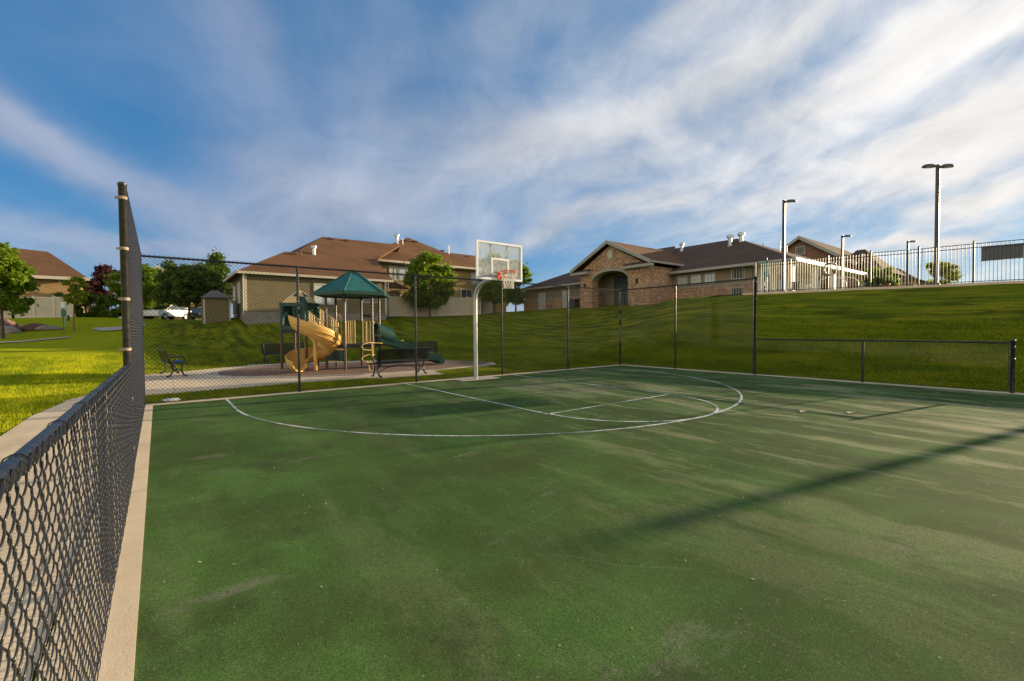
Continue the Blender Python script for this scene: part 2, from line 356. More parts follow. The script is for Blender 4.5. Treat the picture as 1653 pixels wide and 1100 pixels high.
# a few thin hairline scratches
vo = t.node('ShaderNodeTexVoronoi', feature='DISTANCE_TO_EDGE'); t.l.new(t.vmath('ADD', co, t.vmath('MULTIPLY', t.noise(co, .8, 2, col=True), (.35, .35, 0))), vo.inputs['Vector']); vo.inputs['Scale'].default_value = .22
ck = t.math('MULTIPLY', t.ramp(vo.outputs['Distance'], .0004, .0014, .45, 0), t.ramp(t.noise(co, .7, 2), .5, .6))
base = t.mix(ck, base, c4((.16, .17, .12)))
t.l.new(base, b.inputs['Base Color'])
t.l.new(t.ramp(t.math('ADD', s1, t.math('MULTIPLY', grain, .3)), .4, .9, .85, .98), b.inputs['Roughness'])
b.inputs['Specular IOR Level'].default_value = .05
bn = t.node('ShaderNodeBump'); bn.inputs['Strength'].default_value = .5; bn.inputs['Distance'].default_value = .006
t.l.new(t.math('ADD', t.noise(co, 190, 4, .7), t.math('MULTIPLY', t.noise(co, 1.2, 3), 1.0)), bn.inputs['Height']); t.l.new(bn.outputs[0], b.inputs['Normal'])
M['court'] = m
# court line paint, worn
m, t, b = newmat('worn_white_line_paint')
co = objco(t); k = t.ramp(t.noise(co, 6, 8, .8), .47, .58, 0, .92); k2 = t.ramp(t.noise(co, .8, 3), .48, .60, 0, 1.0)
kk = t.math('MAXIMUM', k, t.math('MULTIPLY', k2, t.ramp(t.noise(co, 24, 4), .25, .50)))
t.l.new(t.mix(kk, c4((.62, .63, .58)), c4((.10, .15, .085))), b.inputs['Base Color']); b.inputs['Roughness'].default_value = .7; M['line'] = m
# lawn
m, t, b = newmat('mown_lawn')
co = objco(t)
g = t.mix(t.ramp(t.noise(co, .16, 4, .6), .35, .65), c4((.075, .130, .003)), c4((.160, .215, .004)))
str_ = t.noise(t.mapping(co, rot=(0, 0, R(4)), scale=(2.6, .45, 1)), .7, 6, .7)
g = t.mix(t.ramp(str_, .44, .60, 0, .8), g, c4((.40, .35, .012)))
g = t.mix(t.ramp(t.noise(t.mapping(co, scale=(2.0, .6, 1)), .8, 6, .7), .50, .62, 0, .8), g, c4((.040, .066, .002)))
fn = t.noise(co, 22, 6, .75)
g = t.mix(t.ramp(fn, .35, .62, .65, 0), g, c4((.022, .032, .001)))
g = t.mix(t.ramp(t.noise(co, 60, 4, .7), .55, .72, 0, .55), g, c4((.22, .22, .02)))
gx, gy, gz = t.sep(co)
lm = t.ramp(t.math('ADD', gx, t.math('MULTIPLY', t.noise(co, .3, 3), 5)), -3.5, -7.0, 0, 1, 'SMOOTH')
g = t.mix(t.math('MULTIPLY', lm, .8), g, t.mix(t.ramp(fn, .35, .62), c4((.19, .25, .004)), c4((.46, .46, .010))))  # sunlit brightness of the left lawn mixed into the grass colour
t.l.new(g, b.inputs['Base Color']); b.inputs['Roughness'].default_value = .95; b.inputs['Specular IOR Level'].default_value = .04
bn = t.node('ShaderNodeBump'); bn.inputs['Strength'].default_value = 1.0; bn.inputs['Distance'].default_value = .06
t.l.new(t.math('ADD', fn, t.math('MULTIPLY', t.noise(co, 5, 5, .7), 1.4)), bn.inputs['Height']); t.l.new(bn.outputs[0], b.inputs['Normal']); M['lawn'] = m
def blade_mat(name, green, yellow, tr_):
    m, t, b = newmat(name); co = objco(t)
    k = t.node('ShaderNodeNewGeometry').outputs['Random Per Island']
    p1 = t.ramp(t.noise(t.mapping(co, scale=(1.6, .7, 1)), .55, 5, .7), .42, .60)
    q = t.math('ADD', t.math('MULTIPLY', p1, .65), t.math('MULTIPLY', k, .45), clamp=True)
    cc = t.mix(q, c4(green), c4(yellow))
    cc = t.mix(t.ramp(k, .90, .97, 0, .7), cc, c4((.42, .36, .12)))
    t.l.new(cc, b.inputs['Base Color']); b.inputs['Roughness'].default_value = .6; b.inputs['Specular IOR Level'].default_value = .1
    tr = t.node('ShaderNodeBsdfTranslucent'); t.l.new(t.mix(1.0, cc, c4((1.3, 1.3, .5)), 'MULTIPLY'), tr.inputs[0])
    mx = t.node('ShaderNodeMixShader'); mx.inputs[0].default_value = tr_
    t.l.new(b.outputs[0], mx.inputs[1]); t.l.new(tr.outputs[0], mx.inputs[2]); t.l.new(mx.outputs[0], t.n['Material Output'].inputs[0]); return m
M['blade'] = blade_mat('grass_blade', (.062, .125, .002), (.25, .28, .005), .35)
M['blade_y'] = blade_mat('sun_tinted_grass_blade', (.11, .19, .004), (.46, .46, .010), .4)  # sunlit copy of the blade, sun put into its yellower colour
# mulch
m, t, b = newmat('brown_wood_chips')
co = objco(t); vo = t.node('ShaderNodeTexVoronoi'); t.l.new(t.mapping(co, scale=(1, 2, 1)), vo.inputs['Vector']); vo.inputs['Scale'].default_value = 14
kk = t.sep(vo.outputs['Color'])[0]
t.l.new(t.mix(kk, c4((.10, .055, .035)), c4((.34, .20, .13))), b.inputs['Base Color']); b.inputs['Roughness'].default_value = .95
bn = t.node('ShaderNodeBump'); bn.inputs['Distance'].default_value = .05; t.l.new(kk, bn.inputs['Height']); t.l.new(bn.outputs[0], b.inputs['Normal']); M['mulch'] = m
M['leafdry'] = leaf_mat('dry_leaf', (.30, .24, .12), (.55, .48, .30), .1)
M['asphalt'] = mat('asphalt', (.05, .05, .052), .9, .2, 2, bump=.3)

# ------------------------------------------------------------------ mesh helpers
ORG = {}
def tag(o, label=None, cat=None, group=None, kind=None):
    if label: o['label'] = label
    if cat: o['category'] = cat
    if group: o['group'] = group
    if kind: o['kind'] = kind
    return o
def empty(name, loc, label, cat, group=None, rz=0.0):
    o = bpy.data.objects.new(name, None); col.objects.link(o); o.location = loc; o.rotation_euler = (0, 0, rz)
    o.empty_display_size = .2
    ORG[o.name] = Vector(loc)
    return tag(o, label, cat, group)

class MB:
    def __init__(s): s.v = []; s.f = []; s.smooth = False
    def add(s, vs, fs):
        n = len(s.v); s.v += [tuple(a) for a in vs]; s.f += [tuple(i+n for i in q) for q in fs]; return s
    def box(s, a, b, rz=0.0, piv=None):
        x0, y0, z0 = a; x1, y1, z1 = b
        vs = [Vector(p) for p in ((x0, y0, z0), (x1, y0, z0), (x1, y1, z0), (x0, y1, z0), (x0, y0, z1), (x1, y0, z1), (x1, y1, z1), (x0, y1, z1))]
        if rz:
            pv = Vector(piv) if piv else Vector(((x0+x1)/2, (y0+y1)/2, 0)); rm = Matrix.Rotation(rz, 3, 'Z')
            vs = [rm @ (p-pv) + pv for p in vs]
        return s.add(vs, [(0, 3, 2, 1), (4, 5, 6, 7), (0, 1, 5, 4), (1, 2, 6, 5), (2, 3, 7, 6), (3, 0, 4, 7)])
    def cbox(s, c, sz, rot=None):
        hx, hy, hz = [q/2 for q in sz]
        vs = [Vector((i*hx, j*hy, k*hz)) for k in (-1, 1) for (i, j) in ((-1, -1), (1, -1), (1, 1), (-1, 1))]
        if rot is not None: vs = [rot @ p for p in vs]
        vs = [p + Vector(c) for p in vs]
        return s.add(vs, [(0, 3, 2, 1), (4, 5, 6, 7), (0, 1, 5, 4), (1, 2, 6, 5), (2, 3, 7, 6), (3, 0, 4, 7)])
    def bar(s, p0, p1, wdt, hgt, up=(0, 0, 1)):
        """rectangular bar from p0 to p1"""
        p0 = Vector(p0); p1 = Vector(p1); dd = (p1-p0).normalized(); up = Vector(up)
        if abs(dd.dot(up)) > .98: up = Vector((1, 0, 0))
        sd = dd.cross(up).normalized(); uu = sd.cross(dd)
        vs = []
        for p in (p0, p1):
            for a, b_ in ((-1, -1), (1, -1), (1, 1), (-1, 1)): vs.append(p + sd*a*wdt/2 + uu*b_*hgt/2)
        return s.add(vs, [(0, 1, 2, 3), (7, 6, 5, 4), (0, 4, 5, 1), (1, 5, 6, 2), (2, 6, 7, 3), (3, 7, 4, 0)])
    def tube(s, pts, rad, n=10, caps=True, closed=False):
        pts = [Vector(p) for p in pts]; k = len(pts); rr = rad if isinstance(rad, (list, tuple)) else [rad]*k
        base = len(s.v); prev = None
        for i, p in enumerate(pts):
            if closed: tt = pts[(i+1) % k]-pts[i-1]
            else: tt = (pts[min(i+1, k-1)]-pts[max(i-1, 0)])
            tt = tt.normalized()
            if prev is None:
                a = Vector((0, 0, 1)) if abs(tt.z) < .9 else Vector((1, 0, 0)); nn = tt.cross(a).normalized()
            else:
                nn = (prev - tt*prev.dot(tt)).normalized()
            prev = nn; bb = tt.cross(nn)
            for j in range(n):
                an = 2*PI*j/n; s.v.append(tuple(p + (nn*math.cos(an)+bb*math.sin(an))*rr[i]))
        segs = k if closed else k-1
        for i in range(segs):
            i2 = (i+1) % k
            for j in range(n):
                j2 = (j+1) % n
                s.f.append((base+i*n+j, base+i*n+j2, base+i2*n+j2, base+i2*n+j))
        if caps and not closed:
            s.f.append(tuple(base+j for j in reversed(range(n)))); s.f.append(tuple(base+(k-1)*n+j for j in range(n)))
        return s
    def lathe(s, c, prof, n=16):
        base = len(s.v); c = Vector(c)
        for (rr, zz_) in prof:
            for j in range(n):
                an = 2*PI*j/n; s.v.append((c.x+rr*math.cos(an), c.y+rr*math.sin(an), c.z+zz_))
        for i in range(len(prof)-1):
            for j in range(n):
                j2 = (j+1) % n; s.f.append((base+i*n+j, base+i*n+j2, base+(i+1)*n+j2, base+(i+1)*n+j))
        s.f.append(tuple(base+j for j in reversed(range(n)))); s.f.append(tuple(base+(len(prof)-1)*n+j for j in range(n)))
        return s
    def prism(s, poly, dvec):
        """closed slab: polygon + extrusion vector"""
        n = len(poly); a = [Vector(p) for p in poly]; dv = Vector(dvec)
        return s.add(a + [p+dv for p in a], [tuple(range(n)), tuple(reversed(range(n, 2*n)))] + [(i, i+n, (i+1) % n + n, (i+1) % n) for i in range(n)])
    def build(s, name, m, parent=None, smooth=False, bevel=0.0):
        me = bpy.data.meshes.new(name)
        off = ORG.get(parent.name, Vector((0, 0, 0))) if parent else Vector((0, 0, 0))
        me.from_pydata([(a[0]-off.x, a[1]-off.y, a[2]-off.z) for a in s.v], [], s.f)
        me.validate(); me.update()
        import bmesh
        bm = bmesh.new(); bm.from_mesh(me); bmesh.ops.recalc_face_normals(bm, faces=bm.faces)
        if bevel: bmesh.ops.bevel(bm, geom=[e for e in bm.edges if e.calc_face_angle(0) > .6], offset=bevel, segments=2, affect='EDGES')
        bm.to_mesh(me); bm.free()
        if smooth:
            me.polygons.foreach_set('use_smooth', [True]*len(me.polygons))
            try: me.set_sharp_from_angle(angle=R(42))
            except Exception: pass
        me.materials.append(m)
        o = bpy.data.objects.new(name, me); col.objects.link(o)
        if parent: o.parent = parent; ORG[o.name] = off
        return o
def children(o): return [c for c in bpy.data.objects if c.parent == o]
def copy_tree(o, parent=None):
    c = o.copy(); col.objects.link(c)
    if parent: c.parent = parent
    for ch in list(children(o)): copy_tree(ch, c)
    return c
def fast_mesh(name, V, F, m, parent=None, smooth=False):
    """V (n,3) float array, F (k,q) int array"""
    me = bpy.data.meshes.new(name); q = F.shape[1]
    me.vertices.add(len(V)); me.vertices.foreach_set('co', V.astype(np.float32).ravel())
    me.loops.add(F.size); me.loops.foreach_set('vertex_index', F.astype(np.int32).ravel())
    me.polygons.add(len(F)); me.polygons.foreach_set('loop_start', np.arange(0, F.size, q, dtype=np.int32)); me.polygons.foreach_set('loop_total', np.full(len(F), q, np.int32))
    if smooth: me.polygons.foreach_set('use_smooth', np.ones(len(F), bool))
    me.update(calc_edges=True); me.materials.append(m)
    o = bpy.data.objects.new(name, me); col.objects.link(o)
    if parent: o.parent = parent
    return o

# ------------------------------------------------------------------ terrain
CP = [(-9.02, -0.02, 0.0), (-10.1, 5.81, 0.0), (-11.28, 12.19, 0.21), (-13.74, 25.53, 0.75), (-15.38, 34.42, 1.17), (-15.83, 38.59, 1.68), (-15.71, 48.68, 2.82), (-16.74, 25.33, 0.84), (-22.8, 47.84, 2.39), (-9.42, 11.37, 0.15), (-10.64, 23.12, 0.72), (-11.93, 35.55, 1.64), (-13.07, 46.62, 2.79), (-8.25, 10.46, 0.08), (-8.83, 21.71, 0.7), (-9.45, 33.62, 1.62), (-9.92, 42.89, 2.52), (-7.44, 11.76, 0.02), (-6.1, 17.04, 0.45), (-5.79, 24.43, 1.11), (-6.31, 37.54, 2.33), (-5.35, 13.75, 0.04), (-3.73, 15.19, 0.33), (-2.7, 22.66, 1.27), (-2.0, 29.12, 2.41), (-1.31, 16.09, 0.3), (-0.01, 21.83, 1.04), (1.59, 28.87, 2.46), (1.04, 15.29, 0.38), (3.02, 21.37, 1.21), (5.34, 28.48, 2.54), (2.77, 12.67, 0.34), (5.69, 19.3, 1.18), (10.27, 29.72, 2.67), (2.64, 8.33, 0.0), (5.88, 11.52, 0.42), (9.54, 17.57, 1.14), (16.88, 29.66, 2.8), (4.3, 4.13, 0.0), (8.3, 9.64, 0.52), (15.12, 18.31, 1.55), (22.57, 27.77, 3.08), (7.0, 3.84, 0.14), (13.59, 10.61, 1.05), (20.05, 17.03, 2.15), (25.79, 22.74, 3.41), (9.26, 3.18, 0.30), (15.29, 8.03, 1.45), (21.72, 13.2, 2.75), (26.5, 17.73, 3.54),
      (21, 8, 3.45), (20.5, 3, 3.44), (20.4, -3, 3.33), (20.4, -8.2, 3.2), (20.4, -16, 3.0), (20.4, -25, 2.9), (23, -3, 3.4), (23, -12, 3.2), (24, 5, 3.6), (30, 10, 3.7), (30, -10, 3.4),
      (8.1, 0, 0.02), (8.1, -6, 0.0), (8.1, -14, 0.0), (8.1, -25, 0), (14, -3, 1.60), (14, -9, 1.52), (14, -16, 1.4), (13.5, 3, 1.62), (11, -3, .72), (11, 2.5, .72), (11, -12, .66), (17.4, -3, 2.62), (17.4, -10, 2.5), (17.3, 3.5, 2.65),
      (-7.7, 1.7, 0), (-7.7, -6, 0), (-7.7, -14, 0), (-7.7, -25, 0), (-3, 1.8, 0), (1.5, 1.8, 0), (5, 1.8, .0), (7.6, 1.8, .02), (-9, -8, 0), (-13, -8, 0), (-13, 2, 0.02), (-20, 0, .1), (-20, 12, .35), (-14, -25, 0), (0, -25, 0), (0, -10, 0), (0, 5, 0), (-4, 6, 0), (-3, 11, 0), (1.5, 9.6, 0), (-6.3, 8, 0),
      (-30, -20, 0), (-35, 15, .5), (-35, 45, 2.0), (-20, 60, 2.9), (-5, 60, 2.6), (10, 60, 3.0), (35, 60, 3.6), (45, 30, 3.8), (45, 5, 3.7), (45, -20, 3.5), (28, 30, 3.7), (33, 38, 3.6), (10, 42, 2.8), (0, 45, 2.5)]
cp = np.array(CP)
def tps(r2): return np.where(r2 > 0, r2*np.log(np.sqrt(r2)+1e-9), 0)
n_ = len(cp); d2 = ((cp[:, None, :2]-cp[None, :, :2])**2).sum(-1)
A = np.zeros((n_+3, n_+3)); A[:n_, :n_] = tps(d2) + np.eye(n_)*2.0
A[:n_, n_] = 1; A[:n_, n_+1:] = cp[:, :2]; A[n_, :n_] = 1; A[n_+1:, :n_] = cp[:, :2].T
wts = np.linalg.solve(A, np.r_[cp[:, 2], 0, 0, 0])
def sstep(a, b_, x_): q = np.clip((x_-a)/(b_-a), 0, 1); return q*q*(3-2*q)
PLAY = [(-7.9, -40), (7.9, -40), (7.9, 1.9), (-7.9, 1.9)]
def height(x_, y_):
    x_ = np.asarray(x_, float); y_ = np.asarray(y_, float)
    xc = np.clip(x_, -60, 70); yc = np.clip(y_, -40, 75)
    q = (xc[..., None]-cp[:, 0])**2 + (yc[..., None]-cp[:, 1])**2
    h = tps(q) @ wts[:n_] + wts[n_] + wts[n_+1]*xc + wts[n_+2]*yc
    h = np.clip(h, -.05, 4.2)
    # flat court slab, flat playground and path
    dc = np.maximum(np.maximum(np.abs(x_)-8.0, y_-2.0), 0)
    h = h*sstep(0, 1.6, dc)
    dp = np.sqrt((np.maximum(np.abs(x_+1.5)-4.6, 0))**2 + (np.maximum(np.abs(y_-7.6)-3.0, 0))**2)
    h = h*sstep(.7, 3.0, dp)
    dw = np.maximum(np.abs(x_+8.4)-1.3, 0)+np.maximum(y_-4.5, 0)
    h = h*sstep(.2, 2.5, dw)
    far = np.maximum(np.maximum(np.abs(x_)-70, np.abs(y_)-75), 0)
    return h - np.minimum(far*.004, 6)
def hz(x_, y_): return float(height(np.array([x_]), np.array([y_]))[0])

def grid(xs, ys, zoff):
    X, Y = np.meshgrid(xs, ys, indexing='ij'); Z = height(X.ravel(), Y.ravel()).reshape(X.shape) + zoff
    V = np.stack([X.ravel(), Y.ravel(), Z.ravel()], 1); nx, ny = len(xs), len(ys)
    I = np.arange(nx*ny).reshape(nx, ny)
    F = np.stack([I[:-1, :-1].ravel(), I[1:, :-1].ravel(), I[1:, 1:].ravel(), I[:-1, 1:].ravel()], 1)
    return V, F
def axis(lo, mid0, mid1, hi, st):
    a = mid0 - np.cumsum(np.geomspace(st, 60, 40)); a = a[a > lo][::-1]
    b_ = mid1 + np.cumsum(np.geomspace(st, 60, 40)); b_ = b_[b_ < hi]
    return np.r_[lo, a, np.arange(mid0, mid1, st), mid1, b_, hi]
V, F = grid(axis(-900, -30, 50, 900, .45), axis(-900, -25, 62, 900, .45), -.012)
# small lumps of the lawn away from slab
lump = (np.sin(V[:, 0]*1.7+np.sin(V[:, 1]*1.1)*1.3)*np.sin(V[:, 1]*1.4+V[:, 0]*.3))*.012
V[:, 2] += lump*sstep(9, 11, np.abs(V[:, 0]))
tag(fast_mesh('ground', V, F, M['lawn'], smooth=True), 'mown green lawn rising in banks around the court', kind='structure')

def sheet(name, polys, z0, m, thick=0.0, follow=False, kind='structure', parent=None, label=None):
    b = MB()
    for poly in polys:
        if thick: b.prism([(p[0], p[1], z0) for p in poly], (0, 0, -thick))
        else: b.add([(p[0], p[1], z0) for p in poly], [tuple(range(len(poly)))])
    o = b.build(name, m, parent)
    return tag(o, label, kind=kind) if not parent else o
XL, XR, YB, YN = -7.25, 7.42, 1.58, -26.0
sheet('basketball_court', [[(XL, YN), (XR, YN), (XR, YB), (XL, YB)]], 0.012, M['court'], .1, label='green coated court slab')
KO = .19
sheet('court_kerb', [[(XL-KO-.14, YN), (XL, YN), (XL, YB), (XL-KO-.14, YB)], [(XR, YN), (XR+.28, YN), (XR+.28, YB), (XR, YB)],
                     [(XL-KO-.14, YB), (XR+.28, YB), (XR+.28, YB+.26), (XL-KO-.14, YB+.26)]], 0.018, M['conc'], .12, label='pale concrete edge strip of the court')

# court lines
def arcline(cx, cy, rad, a0, a1, wd, n=90):
    b = MB(); vs = []; fs = []
    for i in range(n+1):
        a = a0+(a1-a0)*i/n
        for q in (rad-wd/2, rad+wd/2): vs.append((cx+q*math.cos(a), cy+q*math.sin(a), .016))
    for i in range(n): fs.append((2*i, 2*i+1, 2*i+3, 2*i+2))
    return vs, fs
LW = .05
b = MB()
vs, fs = arcline(0, 0, 6.0, R(180), R(360), LW, 120); b.add(vs, fs)
for sx in (-6.0, 6.0): b.add([(sx-LW/2, 0, .016), (sx+LW/2, 0, .016), (sx+LW/2, YB if sx < 0 else 1.0, .016), (sx-LW/2, YB if sx < 0 else 1.0, .016)], [(0, 1, 2, 3)])
o = b.build('three_point_line', M['line']); tag(o, 'white three point arc', kind='structure')
b = MB()
for sx in (-1.829, 1.829): b.add([(sx-LW/2, -4.19, .016), (sx+LW/2, -4.19, .016), (sx+LW/2, YB, .016), (sx-LW/2, YB, .016)], [(0, 1, 2, 3)])
b.add([(-1.80, -4.19-LW/2, .0165), (1.80, -4.19-LW/2, .0165), (1.80, -4.19+LW/2, .0165), (-1.80, -4.19+LW/2, .0165)], [(0, 1, 2, 3)])
vs, fs = arcline(0, -4.22, 1.80, R(180), R(360), LW, 60); b.add([(a[0], a[1]-.0, .0170) for a in vs], fs)
o = b.build('key_line', M['line']); tag(o, 'white key and free throw markings', kind='structure')

# paths
sheet('side_path', [[(-9.0, -30), (-7.60, -30), (-7.60, 3.3), (-7.45, 4.9), (-8.0, 4.1), (-8.72, 3.6), (-8.95, 1.6)]], .006, M['conc'], label='pale concrete path outside the side fence')
# playground apron ring + mulch pit
outer = [(-8.8, 3.6), (-7.4, 3.40), (-6.1, 3.50), (-4.1, 3.72), (-2.2, 3.55), (-1.9, 3.15), (.3, 3.10), (.55, 4.3), (1.3, 4.52), (3.0, 4.9), (4.0, 5.35), (4.5, 6.3), (4.3, 7.6), (3.5, 9.3), (4.2, 9.7), (3.5, 11.2), (1.0, 11.6), (-.7, 11.95), (-1.6, 12.2), (-1.6, 13.6), (-3.9, 13.6), (-4.2, 12.1), (-5.4, 11.4), (-6.6, 10.4), (-7.5, 10.2), (-7.7, 8.0), (-8.3, 5.0)]
sheet('playground_path', [outer], .010, M['conc_x'], label='concrete walk around the playground')
pit = [(-4.9, 6.35), (-3.7, 5.5), (-1.75, 4.85), (.1, 4.80), (1.3, 4.80), (2.9, 5.18), (3.75, 5.6), (4.15, 6.3), (3.9, 7.3), (3.0, 8.4), (1.0, 9.6), (-1.1, 10.4), (-3.2, 10.9), (-4.6, 10.3), (-5.5, 9.0), (-5.6, 7.6)]
sheet('playground_kerb', [[(p[0]*1.03-.03, (p[1]-7.6)*1.045+7.6) for p in pit]], .050, M['conc2'], .04, label='low grey concrete kerb around the wood chips')
sheet('wood_chip_pit', [pit], .056, M['mulch'], label='brown wood chip play surface')
b = MB()
pts = [(-60, 30.5), (-24, 27.6), (-17, 27.4), (-13.5, 28.3), (-11.5, 30.0)]
pts2 = [(-60, 31.2), (-24, 28.4), (-17, 28.2), (-13.8, 29.1), (-11.7, 30.7)]
vs = []
for (a, q) in zip(pts, pts2):
    for p in (a, q): vs.append((p[0], p[1], hz(*p)+.03))
b.add(vs, [(2*i, 2*i+1, 2*i+3, 2*i+2) for i in range(len(pts)-1)])
o = b.build('footpath', M['conc2']); tag(o, 'thin concrete footpath crossing the far lawn', kind='structure')
b = MB(); cen = [(-10.9, 35.3), (-10.3, 34.3), (-9.6, 33.9), (-8.6, 34.0), (-7.9, 34.6)]
vs = []
for i, p in enumerate(cen):
    wd = (.5, 1.1, 1.3, 1.2, 1.0)[i]
    vs.append((p[0], p[1]-wd, hz(p[0], p[1]-wd)+.05)); vs.append((p[0], p[1]+wd, hz(p[0], p[1]+wd)+.05))
b.add(vs, [(2*i, 2*i+1, 2*i+3, 2*i+2) for i in range(len(cen)-1)])
o = b.build('curved_path', M['conc2']); tag(o, 'pale curved path beyond the tall fence post', kind='structure')
b = MB(); b.add([(-40, 50, 2.45), (-1, 50, 2.45), (-1, 66, 2.45), (-40, 66, 2.45)], [(0, 1, 2, 3)])
b.v = [(p[0], p[1], hz(p[0], p[1])+.03) for p in b.v]
tag(b.build('car_park', M['asphalt']), 'asphalt parking beyond the lawn crest', kind='structure')
b = MB(); vs = []; ys = np.linspace(-24, 5.5, 30)
for y0 in ys:
    for x0 in (20.9, 30.0): vs.append((x0, y0, hz(x0, y0)+.05))
b.add(vs, [(2*i, 2*i+1, 2*i+3, 2*i+2) for i in range(len(ys)-1)])
tag(b.build('pool_deck', M['conc2']), 'concrete pool deck behind the iron fence', kind='structure')

# ------------------------------------------------------------------ chain link
def chain_mesh(L, z0, z1, D, rad, near, parent, m):
    """local frame: s along +x, height z; returns object. D = diamond width/height"""
    wv_ = D/2; nw = int(L/wv_); H = z1-z0
    nseg = int(round(H/(D/2)))
    sub = 6 if near else 1
    npt = nseg*sub+1
    kk = np.arange(npt)/sub                       # in half periods
    hh = z0 + kk*(H/nseg)
    th = kk*PI
    if near:
        s_ = np.arcsin(.955*np.cos(th))/math.asin(.955); dep = np.sin(th)*rad*1.25
    else:
        s_ = np.cos(th); dep = np.zeros(npt)
    amp = wv_/2 + (rad*.9 if near else 0)
    nsd = 6 if near else 3
    P0 = np.stack([s_*amp, dep, hh], 1)
    P1 = np.stack([-s_*amp, -dep if not near else dep*-1.0, hh], 1)
    def ring(P):
        T = np.gradient(P, axis=0); T /= np.linalg.norm(T, axis=1)[:, None]
        a = np.tile(np.array([0, 1.0, 0]), (len(P), 1)); nn = np.cross(T, a); nn /= np.linalg.norm(nn, axis=1)[:, None]; bb = np.cross(T, nn)
        an = np.arange(nsd)*2*PI/nsd
        return (P[:, None, :] + rad*(nn[:, None, :]*np.cos(an)[None, :, None] + bb[:, None, :]*np.sin(an)[None, :, None])).reshape(-1, 3)
    R0, R1 = ring(P0), ring(P1)
    i = np.arange(npt-1)[:, None]; j = np.arange(nsd)[None, :]; j2 = (j+1) % nsd
    F0 = np.stack([(i*nsd+j), (i*nsd+j2), ((i+1)*nsd+j2), ((i+1)*nsd+j)], -1).reshape(-1, 4)
    VV = []; FF = []; nv = npt*nsd
    for q in range(nw):
        rr = (R0 if q % 2 == 0 else R1).copy(); rr[:, 0] += (q+.5)*wv_
        if near: rr[:, 1] += math.sin(q*.9)*.0015; rr[:, 0] += math.sin(q*2.3)*.001
        VV.append(rr); FF.append(F0 + q*nv)
    return fast_mesh('chain_link_mesh', np.concatenate(VV), np.concatenate(FF), m, parent, smooth=near)

def bands(parent, x_, y_, zs, rad, m, name='band'):
    for zb in zs:
        b = MB(); b.lathe((x_, y_, zb), [(rad+.001, -.016), (rad+.004, -.013), (rad+.004, .013), (rad+.001, .016)], 14)
        b.cbox((x_+.0, y_-rad-.012, zb), (.012, .03, .022))
        b.build(name, m, parent, smooth=True)

def link_fence(name, p0, p1, H, posts, D, near, label, side, postm=None, rad=.0021, endpost=None, bandm=None, rail_r=.021, wide=(), skip=(), zb=.035):
    """fence from p0 to p1 (xy). side=+1 puts mesh to the left of travel"""
    p0 = Vector((p0[0], p0[1], 0)); p1 = Vector((p1[0], p1[1], 0)); dv = p1-p0; L = dv.length; ang = math.atan2(dv.y, dv.x)
    root = bpy.data.objects.new(name, None); col.objects.link(root); root.location = p0; root.rotation_euler = (0, 0, ang); tag(root, label, 'fence')
    for q, s0 in enumerate(posts):
        rp = .036 if q in wide else .029
        if q in skip: continue
        b = MB()
        if q in wide: b.lathe((s0, 0, 0.0), [(rp, 0), (rp, H+.02), (rp+.004, H+.025), (rp+.005, H+.05), (rp*.85, H+.062), (rp*.3, H+.068)], 18)
        else: b.lathe((s0, 0, 0.0), [(rp, 0), (rp, H-.012), (rp*.8, H+.008), (rp*.4, H+.022)], 16)
        b.build('post', (postm or M['black']) if q in wide else M['black'], root, smooth=True)
    b = MB(); b.tube([(0, 0, H), (posts[-1], 0, H)], rail_r, 12); b.build('top_rail', M['black'], root, smooth=True)
    b = MB(); b.tube([(0, side*.033, .05), (L, side*.033, .05)], .003, 5); b.build('tension_wire', M['black'], root)
    o = chain_mesh(L, zb, H+.035, D, rad, near, root, M['wire' if near else 'wire_m']); o.location = (0, side*(rail_r+.010), 0)
    for q in (0, len(posts)-1):
        if q in wide:
            sx = posts[q] + (.06 if q == 0 else -.06)
            b = MB(); b.box((sx-.009, side*.03-.004, .05), (sx+.009, side*.03+.004, H)); b.build('tension_bar', M['black'], root)
    for q in wide:
        nb = 6 if H > 2 else 4
        bands(root, posts[q], 0, [.25+(H-.35)*k/(nb-1) for k in range(nb)], .036, bandm or M['black'])
    # tie wires on rail, each a small loop
    s0 = .35
    while s0 < L-.1:
        b = MB(); b.tube([(s0+.01*math.cos(a)*.3+.012*a/6, (rail_r+.003)*math.cos(a), H+(rail_r+.003)*math.sin(a)) for a in np.linspace(0, 6.6, 12)], .0018, 5, caps=False)
        b.build('tie_wire', M['black'], root); s0 += 1.1 if not near else .55
    return root

YF, XF, XLF = 1.704, 7.50, -7.40
xs = [-7.345, -4.49, -1.44, 1.57, 4.53, 7.46]
link_fence('chain_link_fence', (-7.40, YF), (7.50, YF), 3.0, [x_+7.40 for x_ in xs], .080, False,
           'tall black chain link fence across the back of the court behind the hoop', -1, wide=(5,), skip=(0,), rad=.0042)
link_fence('chain_link_fence', (XF, YF), (XF, -3.5), 3.0, [2.44, 5.20], .080, False,
           'tall black chain link fence at the right side of the court below the bank', -1, wide=(1,), rad=.0042)
link_fence('chain_link_fence', (XF, -3.54), (XF, -8.90), 1.12, [2.70, 5.36], .080, False,
           'low black chain link fence running right from the tall fence to a thick end post', -1, wide=(1,), rad=.0036)
link_fence('chain_link_fence', (XLF, YF), (XLF, -3.70), 3.0, [0.0, 5.40], .072, True,
           'tall black chain link fence at the left with pale banded end posts', 1, wide=(0, 1), postm=M['galv_dull'], bandm=M['rust'])
nf = link_fence('chain_link_fence', (XLF, -3.74), (XLF, -12.3), 1.13, [2.72, 5.35, 8.4], .079, True,
           'low black chain link fence in the near left foreground beside the path', 1, rad=.0024, zb=.0, rail_r=.0235)
nf.rotation_euler.y = -.013

